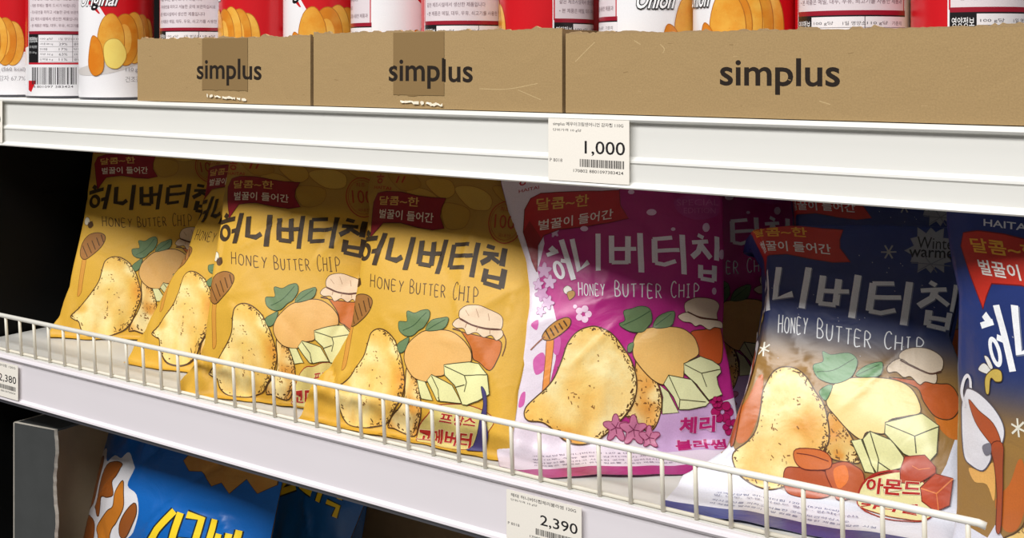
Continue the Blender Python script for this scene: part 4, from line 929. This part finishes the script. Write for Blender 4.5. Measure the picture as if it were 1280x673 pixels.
lo = shelf('chip_shelf', SH_L, 'middle white shelf holding the yellow, pink and navy chip bags', [
    (.7065, SH_L-.0002), (.7025, SH_L-.0002), (.7005, SH_L-.0012), (.6998, SH_L-.0030), (.7012, SH_L-.0050), (.7028, SH_L-.0060), (.7032, SH_L-.0085),
    (.7034, SH_L-.0430), (.7008, SH_L-.0450), (.7004, SH_L-.0468), (.7020, SH_L-.0480), (.7065, SH_L-.0483)], M['rail_lilac_light'], x0=-1.2)
bm = bmesh.new(); add_box(bm, X0, X1, .7030, .7060, SH_L-.0512, SH_L-.0484); mesh_obj('metal_strip', bm, M['metal'], lo)
ba = shelf('base_shelf', SH_B, 'bottom white shelf below the frame edge under the blue bags', [
    (.7065, SH_B), (.7000, SH_B), (.6990, SH_B-.004), (.7010, SH_B-.02), (.7010, SH_B-.05), (.7065, SH_B-.052)], M['rail_lilac_light'])

# ---- wire guard on the chip shelf
RY, RZ = .7085, SH_L                             # wires stand just behind the lip
g = empty('wire_shelf_guard', (-.7, RY, SH_L), 'white wire guard rail along the front of the chip shelf', 'guard rail')
TOPZ = -.2662; LEAN = -.0022
bm = bmesh.new(); add_tube(bm, [(X0+.02, RY+LEAN, TOPZ), (-.1560, RY+LEAN, TOPZ), (-.1520, RY+LEAN, TOPZ-.001)], .0023, 12); mesh_obj('top_rail', bm, M['wire'], g, True)
bm = bmesh.new(); add_tube(bm, [(X0+.02, RY+.0022, RZ+.0016), (-.153, RY+.0022, RZ+.0016)], .0015, 8); mesh_obj('bottom_rail', bm, M['wire_dim'], g, True)
wx = -.4098; k = 0; xs = []
while wx+k*.02478 < -.155: xs.append(wx+k*.02478); k += 1
k = 1
while wx-k*.02478 > X0+.03: xs.append(wx-k*.02478); k += 1
bm = bmesh.new(); add_tube(bm, [(0, 0, 0), (0, LEAN*.5, (TOPZ-RZ)*.5), (0, LEAN, TOPZ-RZ-.001)], .00155, 10)
w0 = mesh_obj('wire', bm, M['wire_dim'], g, True)
for n, x in enumerate(sorted(xs)):
    w = w0 if n == 0 else w0.copy()
    if n: COL.objects.link(w)
    w.parent = g; w.matrix_parent_inverse = Matrix(); w.location = Vector((x, RY, RZ+.0004))-g.location
# ---- price tickets
def ticket(loc, w, h, price, top, label, sub='단위가격 10 g당', tilt=0.):
    x, y, z = loc                                # top-left corner
    D = Design(w, h, 6, 4, 0, 1, (238, 232, 222))
    ink = (44, 40, 40)
    D.text(top, (.06*w, .125*h), (.93*w, .125*h), (.06*w, .05*h), ink, .6); D.text(sub, (.06*w, .21*h), (.42*w, .21*h), (.06*w, .16*h), ink, .4)
    D.text(price, (.46*w, .58*h), (.95*w, .58*h), (.46*w, .34*h), (34, 32, 34), .6, res=3)
    rng = random.Random(price+top); q = .40
    while q < .94:
        b = rng.choice((.006, .009, .013)); D.poly([(q*w, .635*h), ((q+b)*w, .635*h), ((q+b)*w, .76*h), (q*w, .76*h)], ink, smooth=False); q += b+rng.choice((.006, .009))
    D.text('170802 8801097383424', (.32*w, .85*h), (.93*w, .85*h), (.32*w, .80*h), ink, .4); D.text('P 8018', (.02*w, .70*h), (.18*w, .70*h), (.02*w, .645*h), (90, 84, 84), .3)
    D.finish()
    e = empty('price_tag', (x, y, z-h), label, 'price tag', 'price tickets on the shelf edges')
    G = flat_sheet((x, y-.0004, z), (w, 0, -w*tilt), (0, 0, -h), 6, 4); Nn = np.zeros_like(G); Nn[...] = (0, -1, 0)
    drape('printed_face', D, G, Nn, M['paper'], e, eps=.00003)
    bm = bmesh.new(); add_box(bm, x, x+w, y-.00035, y, z-h-w*max(0, tilt), z); mesh_obj('card', bm, M['paper_plain'], e); return e
M['paper_plain'] = simple('plain_ticket_card', (232, 226, 214), .8)
ticket((-.4465, .6990, SH_T-.0030), .0655, .0440, '1,000', 'simplus 메우아크림앤어니언 감자칩 110G', 'white price ticket reading 1,000 on the upper shelf edge')
ticket((-1.1825, .6990, SH_T-.0030), .0600, .0440, '1,500', 'simplus 감자칩 오리지널 110G', 'white price ticket cut off by the left photo edge, on the upper shelf edge')
ticket((-.4835, .7000, SH_L-.0075), .0640, .0360, '2,390', '해태 허니버터칩체리블라썸 120G', 'white price ticket reading 2,390 on the chip shelf edge below the pink bag')
ticket((-1.1590, .7000, SH_L-.0075), .0630, .0360, '2,380', '해태 허니버터칩 120G', 'white price ticket reading 2,380 at the left end of the chip shelf edge')

# ---- chip bags
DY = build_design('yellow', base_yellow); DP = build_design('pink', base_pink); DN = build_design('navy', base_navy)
GRP = 'bags of potato chips standing on the middle shelf'
yc, pc, nc = (226, 176, 60), (196, 120, 170), (40, 56, 120)
bag('snack_bag', DY, POSE['A'], WARP['A'], .028, 1, 'yellow potato chip bag farthest left on the shelf, beside the black partition', 'snack bag', GRP, folds=FOLD['A'], flap=.006, back_col=yc)
bag('snack_bag', DY, POSE['B'], WARP['B'], .028, 2, 'yellow chip bag second from the left, half hidden behind the third yellow bag', 'snack bag', GRP, folds=FOLD['B'], flap=.006, back_col=yc)
bag('snack_bag', DY, POSE['C'], WARP['C'], .028, 3, 'yellow potato chip bag third from the left, its right edge tucked behind the fourth', 'snack bag', GRP, folds=FOLD['C'], flap=.005, amt=1.35, back_col=yc,
    creases=((.02, .74, .2, .98, -.003, .004),))
bag('snack_bag', DY, POSE['D'], WARP['D'], .028, 4, 'yellow potato chip bag next to the pink bag, its 100 emblem fully in view', 'snack bag', GRP, folds=FOLD['D'], flap=.005, amt=1.35, back_col=yc,
    creases=((.02, .72, .2, .98, -.004, .004), (.9, .55, .8, .8, -.002, .006)))
bag('snack_bag', DP, POSE['E'], WARP['E'], .028, 5, 'pink potato chip bag with white title, in front of the second pink bag', 'snack bag', GRP, folds=FOLD['E'], back_col=pc, mat='film_gloss',
    creases=((.3, .62, .62, .56, .0015, .003),))
bag('snack_bag', DN, POSE['N'], WARP['N'], .028, 6, 'navy potato chip bag lying back, with a snowflake badge, right of the pink bag', 'snack bag', GRP, folds=FOLD['N'], topfold=(.305, .225), back_col=nc, mat='film_gloss',
    creases=((.2, .6, .27, .72, -.003, .002), (.24, .6, .3, .7, .002, .002)))
bag('snack_bag', DN, POSE['G'], WARP['G'], .030, 7, 'navy chip bag with white sauce jug at the right photo edge, nearest the camera', 'snack bag', GRP, folds=FOLD['G'], back_col=nc, mat='film_gloss', amt=.7)
# second row, half lost in the dark
pe = list(POSE['E']); pe = [pe[0]+.010, pe[1]+.135, pe[2]+.002, pe[3]+.02, pe[4], pe[5]-.06]
bag('snack_bag', DP, pe, None, .024, 8, 'second pink chip bag standing in the dark behind the front pink bag', 'snack bag', GRP, back_col=pc, mat='film_gloss')
pn = list(POSE['N']); pn = [pn[0]-.018, pn[1]+.112, pn[2]+.022, pn[3]+.22, -.02, .12]
bag('snack_bag', DN, pn, None, .024, 9, 'navy chip bag behind the snowflake-badge bag, only its top showing', 'snack bag', GRP, folds=(((.2, .16), (.3, .22), (.45, .26), (.9, .26), (1, .2)), None), back_col=nc, mat='film_gloss')

# ---- crisp cans
CR_, CH_ = .036, .19
CW = 2*PI*CR_
def can_design(kind):
    D = Design(CW, CH_, 72, 38, 0, 1, (234, 232, 234))
    def p(*a): return [((a[k] % 361)/360*CW if a[k] <= 360 else CW*a[k]/360, CH_-a[k+1]/1000) for k in range(0, len(a), 2)]
    def q(*a): return [(a[k]/360*CW, CH_-a[k+1]/1000) for k in range(0, len(a), 2)]
    RED = (200, 20, 30)
    # degrees round the can from the left silhouette of the white front (0..130), chips, red, text panel (230..360)
    D.poly(q(0, 100, 8, 118, 16, 160, 20, 191, 230, 191, 230, 52, 130, 44, 100, 50, 100, 60, 60, 100, 40, 108, 0, 112), RED, smooth=False)
    D.poly(q(0, 190, 30, 190, 20, 150, 10, 118, 0, 102), RED, smooth=False)
    D.poly(q(12, 191, 22, 191, 34, 120, 70, 84, 60, 84, 24, 110), RED, smooth=False)
    W_ = (236, 234, 236); D.poly(q(0, 98, 30, 104, 60, 88, 92, 70, 92, 30, 0, 30), W_, smooth=False)
    D.poly(q(6, 26, 40, 22, 84, 24, 130, 34, 160, 46, 150, 50, 60, 34), (206, 200, 196))
    OG, LT = (216, 148, 50), (232, 178, 76)
    if kind == 'onion': ch = [(128, 58, 16, 26), (116, 60, 15, 27), (104, 62, 15, 26), (92, 60, 16, 24)]
    else: ch = [(148, 56, 14, 24), (136, 58, 14, 26), (122, 60, 14, 26), (108, 58, 16, 26)]
    for n, (a, h, ra, rh) in enumerate(ch):
        pts = [(a+ra*1.3*math.cos(t*PI/6), h+rh*math.sin(t*PI/6)) for t in range(12)]
        D.poly(q(*[c for pt in pts for c in pt]), OG if n % 2 else LT, .8, line=(176, 108, 34), lw=.0006)
        D.poly(q(*[c for pt in pts for c in (pt[0]*.55+a*.45-2, pt[1]*.6+h*.4)]), (236, 186, 88), .6)
    D.poly(q(66, 58, 74, 78, 90, 84, 104, 70, 106, 50, 96, 36, 76, 40), (226, 168, 66), .8, line=(176, 108, 34), lw=.0006)
    D.poly(q(52, 50, 58, 62, 70, 56, 76, 40, 74, 26, 60, 22, 50, 32), (218, 140, 40), .8, line=(176, 108, 34), lw=.0006)
    if kind != 'onion': D.poly(q(76, 50, 84, 58, 98, 58, 108, 48, 108, 38, 96, 29, 80, 33), (238, 214, 112), .15, line=(190, 150, 60), lw=.0005)
    ti = 'Onion' if kind == 'onion' else 'Original'
    if kind == 'onion': a0, a1, hh, h2 = 22, 64, 73, 85
    else: a0, a1, hh, h2 = 24, 92, 88, 104
    D.text(ti, q(a0, hh)[0], q(a1, hh)[0], q(a0, h2)[0], (246, 246, 246), 1.5, 1.5, (20, 18, 20), .0042, res=3)
    D.text('110 g (560 kcal)', q(108, 25)[0], q(168, 25)[0], q(108, 30)[0], (150, 146, 150), .2); D.text('건조감자 67.7%', q(108, 15)[0], q(168, 15)[0], q(108, 21)[0], (150, 146, 150), .2)
    # text panel
    D.poly(q(232, 191, 358, 191, 358, 67, 232, 67), (222, 210, 214), smooth=False, line=(196, 26, 44), lw=.0012)
    D.poly(q(232, 68, 360, 68, 360, 65, 232, 65), (150, 24, 44), smooth=False)
    D.poly(q(232, 65, 360, 65, 360, 35, 232, 35), (26, 24, 26), smooth=False)
    D.poly(q(256, 64, 360, 64, 360, 35, 256, 35), (232, 228, 230), smooth=False)
    D.poly(q(232, 35, 330, 35, 330, 33, 232, 33), (190, 26, 44), smooth=False); D.poly(q(232, 33, 360, 33, 360, 0, 232, 0), (232, 230, 232), smooth=False)
    D.poly(q(232, 16, 252, 16, 240, 4, 232, 6), RED, smooth=False)
    D.text('영양정보', q(234, 56)[0], q(254, 56)[0], q(234, 62)[0], (236, 236, 236), .6); D.text('1회 제공량', q(234, 50)[0], q(253, 50)[0], q(234, 53)[0], (200, 200, 200), .2); D.text('총 110 g', q(234, 44)[0], q(252, 44)[0], q(234, 47)[0], (200, 200, 200), .2)
    ink = (84, 78, 84); rr = random.Random(5)
    for k in range(5):
        h = 58.5-5.4*k; D.stroke(q(258, h-1.4, 360, h-1.4), (110, 100, 104), .0003)
        for a, t in ((259, ('100 g당', '나트륨 580 mg', '탄수화물', '지방 32 g', '단백질 6 g')[k]), (290, ('1일 영양소', '29%', '17%', '63%', '11%')[k]), (313, ('110 g당', '콜레스테롤', '당류 4 g', '포화지방', '열량 560')[k]), (340, ('기준치', '2%', '4%', '77%', '28%')[k])):
            w = 22 if len(t) > 4 else 13; D.text(t, q(a, h)[0], q(a+w, h)[0], q(a, h+2.6)[0], ink, .2)
    D.stroke(q(311, 64, 311, 36), (110, 100, 104), .0005)
    a = 242
    while a < 318:
        b = rr.choice((.8, 1.3, 2.2)); D.poly(q(a, 30, a+b, 30, a+b, 12, a, 12), (40, 38, 42), smooth=False); a += b+rr.choice((.8, 1.3, 1.9))
    D.text('8 801097 383424', q(246, 8.5)[0], q(312, 8.5)[0], q(246, 11)[0], ink, .2)
    rows = ('• 본 제품은 메밀, 대두, 우유, 쇠고기를 사용한 제품과', '  같은 제조시설에서 생산한 제품입니다', '• 직사광선을 피하고 서늘한 곳에 보관하십시오', '• 개봉 후에는 빨리 드시기 바랍니다', '• 부정·불량식품 신고는 국번없이 1399', '원재료명: 건조감자, 식물성유지, 밀전분', '말토덱스트린, 정제소금, 복합조미식품', '소비자상담실 080-023-0101', '내용량 110 g (560 kcal)', '식품유형: 과자(유탕처리제품)')
    for k, t in enumerate(rows): D.text(t, q(238, 72+7*k)[0], q(238+min(116, len(t)*3.9), 72+7*k)[0], q(238, 75.6+7*k)[0], (128, 104, 112), .25)
    return D.finish()
DC = {'original': can_design('original'), 'onion': can_design('onion')}
def make_can(kind, label):
    D = DC[kind]; e = empty('crisp_can', (0, 0, 0), label, 'can')
    a, b = np.meshgrid(np.linspace(0, 2*PI, 73), np.linspace(0, 1, 39))
    G = np.stack([np.sin(a)*CR_, -np.cos(a)*CR_, .0025+(1-b)*(CH_-.0045)], -1); Nn = np.stack([np.sin(a), -np.cos(a), 0*a], -1)
    drape('wrap', D, G, Nn, M['can_print'], e, eps=.00004)
    for nm, z0, z1 in (('bottom_rim', 0, .0026), ('top_rim', CH_-.0022, CH_)):
        bm = bmesh.new(); r = bmesh.ops.create_cone(bm, cap_ends=True, segments=72, radius1=CR_-.0012 if nm == 'bottom_rim' else CR_+.0001, radius2=CR_+.0001, depth=z1-z0)
        bmesh.ops.translate(bm, vec=(0, 0, (z0+z1)/2), verts=bm.verts); o = mesh_obj(nm, bm, M['rim'], e)
    bm = bmesh.new(); bmesh.ops.create_cone(bm, cap_ends=True, segments=48, radius1=CR_-.001, radius2=CR_-.003, depth=.006); bmesh.ops.translate(bm, vec=(0, 0, CH_+.0032), verts=bm.verts); mesh_obj('lid', bm, M['lid'], e)
    return e
def copy_tree(o):
    c = o.copy(); COL.objects.link(c)
    for ch in list(o.children):
        d = ch.copy(); COL.objects.link(d); d.parent = c
    return c
def tangent_x(ax, y):                            # ax: bearing of the left silhouette as seen from the aisle
    a = math.atan(ax); return (CR_+y*math.sin(a))/math.cos(a)
proto = {}
def can(kind, x, y, rot, label, group='canned crisps on the upper shelf'):
    if kind not in proto: proto[kind] = make_can(kind, label); c = proto[kind]
    else: c = copy_tree(proto[kind])
    c['label'] = label; c['group'] = group; c.location = (x, y, SH_T+.0002); c.rotation_euler = (0, 0, math.radians(rot)); return c
# art angle a faces the aisle (-Y) when the can is turned by -a
CANS = [  # x, y, kind, art angle that faces -Y, label   (filled below from CAN_X)
]
for k, (x, y, kind, face, label) in enumerate(CAN_ROW): can(kind, x, y, -face, label)

# ---- cut cartons
def carton(x0, x1, y0, y1, h, label, text_x, text_w, tape=None, seed=1, zlift=.0010, text_h=.0237, scratches=()):
    e = empty('cardboard_carton', ((x0+x1)/2, (y0+y1)/2, SH_T), label, 'carton', 'cut cartons of canned crisps on the upper shelf')
    rng = random.Random(seed); T = .0032; z0 = SH_T+zlift
    w = x1-x0; n = int(w/.0022)
    top = []; hv = 0
    for k in range(n+1):
        if k % 3 == 0: hv = rng.uniform(-.0010, .0008)
        top.append(h+hv+rng.uniform(-.00025, .00025)+(.0011 if rng.random() < .05 else 0))
    D = Design(w, h, 40, 8, 0, 1, (164, 137, 96))
    def q(*a): return [(a[k], h-a[k+1]) for k in range(0, len(a), 2)]
    D.text('simplus', q(text_x, .0155)[0], q(text_x+text_w, .0155)[0], q(text_x, .0155+text_h)[0], (40, 33, 28), 1.3, res=4)
    for s in scratches: D.stroke(q(*s), (190, 164, 120), .0006, smooth=True)
    # fold and scuff marks
    for _ in range(14):
        a = rng.uniform(.0, w); b = rng.uniform(.003, h-.003); D.stroke(q(a, b, a+rng.uniform(-.004, .004), b+rng.uniform(-.001, .001)), rng.choice(((178, 150, 108), (146, 120, 82))), rng.uniform(.0003, .0007))
    D.finish()
    # the printed outer face sits on the board core
    G = flat_sheet((x0, y0, z0+h-.0012), (w, 0, 0), (0, 0, -(h-.0012)), 40, 8); Nn = np.zeros_like(G); Nn[...] = (0, -1, 0)
    bow = np.linspace(0, 1, 41)
    core = bmesh.new()
    fv = [core.verts.new((x0+w*k/n, y0+.0001, z0+top[k])) for k in range(n+1)]; bv = [core.verts.new((x0+w*k/n, y0+T, z0+top[k]-.0005+rng.uniform(-.0005, .0006))) for k in range(n+1)]
    f0 = [core.verts.new((x0+w*k/n, y0+.0001, z0)) for k in range(n+1)]; b0 = [core.verts.new((x0+w*k/n, y0+T, z0)) for k in range(n+1)]
    for k in range(n):
        core.faces.new((f0[k], f0[k+1], fv[k+1], fv[k])); core.faces.new((b0[k+1], b0[k], bv[k], bv[k+1])); t_ = core.faces.new((fv[k], fv[k+1], bv[k+1], bv[k])); t_.material_index = 1
        core.faces.new((f0[k+1], f0[k], b0[k], b0[k+1]))
    core.faces.new((f0[0], fv[0], bv[0], b0[0])); core.faces.new((f0[-1], b0[-1], bv[-1], fv[-1]))
    mesh_obj('front_core', core, [M['kraft'], M['fibre']], e)
    drape('front_panel', D, G, Nn, M['board'], e, eps=.00004)
    for nm, bx in (('side_panel', (x0, x0+T, y0+T, y1)), ('side_panel', (x1-T, x1, y0+T, y1)), ('back_panel', (x0+T, x1-T, y1-T, y1))):
        bm = bmesh.new(); add_box(bm, *bx, z0, z0+h-.001); mesh_obj(nm, bm, M['kraft'], e)
    bm = bmesh.new(); add_box(bm, x0+T, x1-T, y0+T, y1-T, z0, z0+.0002); mesh_obj('bottom_panel', bm, M['kraft_in'], e)
    if tape:
        t0, t1, zb = tape
        bm = bmesh.new(); ys = y0-.0003
        nn = 10; low = [zb+rng.uniform(-.0012, .0012) for _ in range(nn+1)]
        for k in range(nn):
            a, b = x0+t0+(t1-t0)*k/nn, x0+t0+(t1-t0)*(k+1)/nn
            v = [bm.verts.new(c) for c in ((a, ys, z0+low[k]), (b, ys, z0+low[k+1]), (b, ys, z0+h-.0012), (a, ys, z0+h-.0012))]; bm.faces.new(v)
            v2 = [bm.verts.new((c.co.x, c.co.y+.0001, c.co.z)) for c in v]; bm.faces.new(v2[::-1])
        mesh_obj('packing_tape', bm, M['tape'], e)
        bm = bmesh.new(); m_ = 26; top_, bot_ = [], []
        for k in range(m_+1):
            a = x0+t0+(t1-t0)*(.12+.86*k/m_); zc = z0+zb*(.55-.25*k/m_)+rng.uniform(-.0006, .0006); hh_ = .0006+.0011*abs(math.sin(k*1.3+seed))*rng.random()
            yy_ = ys-.0003-.0008*rng.random(); top_.append(bm.verts.new((a, yy_, zc+hh_))); bot_.append(bm.verts.new((a+.0004, yy_-.0004, zc-hh_)))
        for k in range(m_):
            if rng.random() < .86: bm.faces.new((bot_[k], bot_[k+1], top_[k+1], top_[k]))
        mesh_obj('frayed_tape_end', bm, M['tape_frayed'], e)
        # lettering printed over the tape as well
        Dt = Design(t1-t0, h-zb-.0012, 14, 8, 0, 1, (138, 112, 74))
        hh = h-zb-.0012
        def qt(*a): return [(a[k]-t0, hh-(a[k+1]-zb)) for k in range(0, len(a), 2)]
        Dt.text('simplus', qt(text_x, .0155)[0], qt(text_x+text_w, .0155)[0], qt(text_x, .0155+text_h)[0], (40, 33, 28), 1.3, res=4); Dt.finish()
        G = flat_sheet((x0+t0, ys-.00012, z0+h-.0012), (t1-t0, 0, 0), (0, 0, -hh), 14, 8); Nn = np.zeros_like(G); Nn[...] = (0, -1, 0)
        drape('taped_lettering', Dt, G, Nn, M['tape_print'], e, eps=.00004)
    return e
M['tape_print'] = printed('print_under_tape', .3, 0, .5, .3, .03)
for a in CARTONS: carton(**a)

# ---- torn display box with blue bags on the base shelf
BX0, BX1, BY0, BY1, BZ1 = -1.138, -.66, .722, 1.10, -.384
e = empty('display_box', ((BX0+BX1)/2, (BY0+BY1)/2, SH_B), 'torn black display box with bare brown inside, below the chip shelf at left', 'box')
T = .004
bm = bmesh.new(); rng = random.Random(3); n = 46                      # front flap left of the cut-out
pts = [(BX0, SH_B+.0005), (BX0, BZ1)]+[(BX0+.071, BZ1+.0045)]
cut = [(BX0+.071+rng.uniform(-.0007, .0007)+.002*math.sin(k*.4), BZ1+.003-(BZ1+.003-SH_B-.0005)*k/n) for k in range(1, n)]+[(BX0+.070, SH_B+.0005)]
outl = pts+cut
f = [bm.verts.new((x, BY0, z)) for x, z in outl]; b = [bm.verts.new((x, BY0+T, z)) for x, z in outl]
bm.faces.new(f[::-1]).material_index = 0; bm.faces.new(b).material_index = 2
for k in range(len(outl)):
    q = bm.faces.new((f[k], f[(k+1) % len(outl)], b[(k+1) % len(outl)], b[k])); q.material_index = 1
mesh_obj('front_flap', bm, [M['black_board'], M['cut_edge'], M['kraft_in']], e)
bm = bmesh.new(); add_box(bm, BX0, BX0+.0015, BY0+T, BY1, SH_B+.0005, BZ1-.001); mesh_obj('side_panel', bm, M['black_board'], e)
bm = bmesh.new(); add_box(bm, BX0+.0016, BX0+.004, BY0+T, BY1, SH_B+.0005, BZ1-.001); mesh_obj('side_lining', bm, M['kraft_in'], e)
bm = bmesh.new(); add_box(bm, BX0, BX0+.001, BY0, BY1, BZ1-.001, BZ1+.0006); add_box(bm, BX0, BX0+.0008, BY0-.0008, BY0, SH_B+.0005, BZ1); mesh_obj('worn_edge', bm, M['cut_edge'], e)
v = [(BX0+.001, BY0+T, BZ1), (BX0+.070, BY0+T, BZ1+.004), (BX0+.072, BY0+.055, BZ1+.005), (BX0+.02, BY0+.09, BZ1+.002), (BX0+.001, BY0+.09, BZ1)]
bm = bmesh.new(); a = [bm.verts.new(p) for p in v]; c = [bm.verts.new((p[0], p[1], p[2]-.002)) for p in v]
bm.faces.new(a); bm.faces.new(c[::-1])
for k in range(5): bm.faces.new((a[k], a[(k+1) % 5], c[(k+1) % 5], c[k]))
mesh_obj('top_flap', bm, M['black_board'], e)
bm = bmesh.new(); add_box(bm, BX0+.004, BX1, BY1-T, BY1, SH_B+.0005, BZ1-.02); mesh_obj('back_panel', bm, M['kraft_in'], e)
bm = bmesh.new(); add_box(bm, BX1-T, BX1, BY0+T, BY1-T, SH_B+.0005, SH_B+.05); mesh_obj('low_side_panel', bm, M['kraft_in'], e)
bm = bmesh.new(); add_box(bm, BX0+.004, BX1-T, BY0+T, BY1-T, SH_B+.0005, SH_B+.001); mesh_obj('bottom_panel', bm, M['kraft_in'], e)

def base_blue(u, v): return (8, 98, 182)
def blue_design():
    D = Design(WD, HT, 62, 80, VT, 1., base_blue)
    sh = [.12]
    def q(*a): return [(a[k]/100*WD, (a[k+1]/100+sh[0])*HT) for k in range(0, len(a), 2)]
    D.poly(q(72, -20, 98, -20, 99, 17, 94, 21, 89, 17, 84, 23, 80, 20, 76, 22, 70, 18, 64, 19, 60, 16, 66, 8), (196, 140, 62), .5, smooth=False, line=(90, 60, 30))
    sh[0] = .19
    WHT, BN, LB = (226, 224, 228), (150, 82, 30), (196, 118, 36)
    D.poly(q(0, 18, 6, 14, 12, 18, 16, 15, 22, 15, 27, 12, 33, 17, 33, 23, 40, 25, 44, 31, 42, 38, 36, 44, 40, 56, 20, 60, -4, 60, -4, 22), WHT)
    for pts, c in (((1, 20, 6, 17, 9, 20, 8, 27, 5, 35, 0, 38, -3, 33, -1, 26), BN), ((12, 21, 18, 17, 25, 17, 24, 21, 22, 24, 25, 28, 20, 30, 15, 31, 14, 38, 10, 36), BN),
                   ((29, 22, 32, 26, 34, 31, 30, 37, 26, 42, 26, 56, 18, 56, 17, 46, 14, 42, 21, 35, 26, 32, 26, 27), LB), ((40, 28, 43, 31, 41, 36, 37, 41, 33, 41, 33, 36), BN), ((-2, 42, 10, 41, 13, 48, 12, 58, -3, 58), BN), ((36, 48, 42, 47, 43, 56, 34, 57), BN)):
        D.poly(q(*pts), c, line=(70, 34, 14), lw=.0009)
    D.poly(q(3, 50, 9, 50, 9, 52, 3, 52), WHT, smooth=False)
    sh[0] = .13
    YL, DK = (250, 214, 40), (24, 34, 40)
    for off, c, w in ((0, DK, .0175), (0, YL, .0118)):
        for s in ((44, 56, 52, 42, 60, 33), (50, 58, 60, 47), (64, 33, 63, 50), (48, 62, 64, 54), (68, 33, 77, 33, 77, 42, 69, 43, 69, 53, 78, 53), (84, 32, 84, 55), (88, 37, 88, 47), (93, 36, 93, 48), (97, 34, 97, 50), (88, 42, 93, 42), (90, 53, 98, 53, 98, 58)):
            s = [50+(c_-44)*.76 if n_ % 2 == 0 else 28+(c_-28)*.86 for n_, c_ in enumerate(s)]; D.stroke(q(*s), c, w*(.56 if s[0] < 74 else .42))
    return D.finish()
DB = blue_design()
BG = 'blue snack bags in the display box'
for k, (pose, seed, lab, sc) in enumerate(BLUE):
    bag('snack_bag', DB, pose, None, .034, seed, lab, 'snack bag', BG, 'film_gloss', (190, 140, 70), floor_z=SH_B+.0015, ceil_z=-.357, amt=2.4, flap=.002, sc=sc)

# ================================================================== LIGHT AND CAMERA
def lamp(name, loc, target, sx, sy, power, col=(1, .985, .965)):
    l = bpy.data.lights.new(name, 'AREA'); l.shape = 'RECTANGLE'; l.size = sx; l.size_y = sy; l.energy = power; l.color = col
    o = bpy.data.objects.new(name, l); COL.objects.link(o); o.location = loc
    o.rotation_euler = (Vector(target)-Vector(loc)).to_track_quat('-Z', 'Y').to_euler(); return o
for a in LAMPS: lamp(*a)
w = bpy.data.worlds.new('store_light'); bpy.context.scene.world = w; w.use_nodes = True
bg = w.node_tree.nodes['Background']; bg.inputs[0].default_value = (*AMB, 1); bg.inputs[1].default_value = AMB_S
cam = bpy.data.cameras.new('camera'); co = bpy.data.objects.new('camera', cam); COL.objects.link(co); bpy.context.scene.camera = co
cam.sensor_width = 36; cam.lens = 1450/1280*36; cam.shift_y = -(336.5-79)/1280; cam.clip_start = .01
co.location = (0, 0, 0); co.rotation_euler = (PI/2, 0, math.atan(992/1450))
s = bpy.context.scene
s.view_settings.view_transform = 'Standard'; s.view_settings.look = 'None'; s.view_settings.exposure = EXPO; s.view_settings.gamma = 1; s.view_settings.use_curve_mapping = False
s.cycles.max_bounces = 6
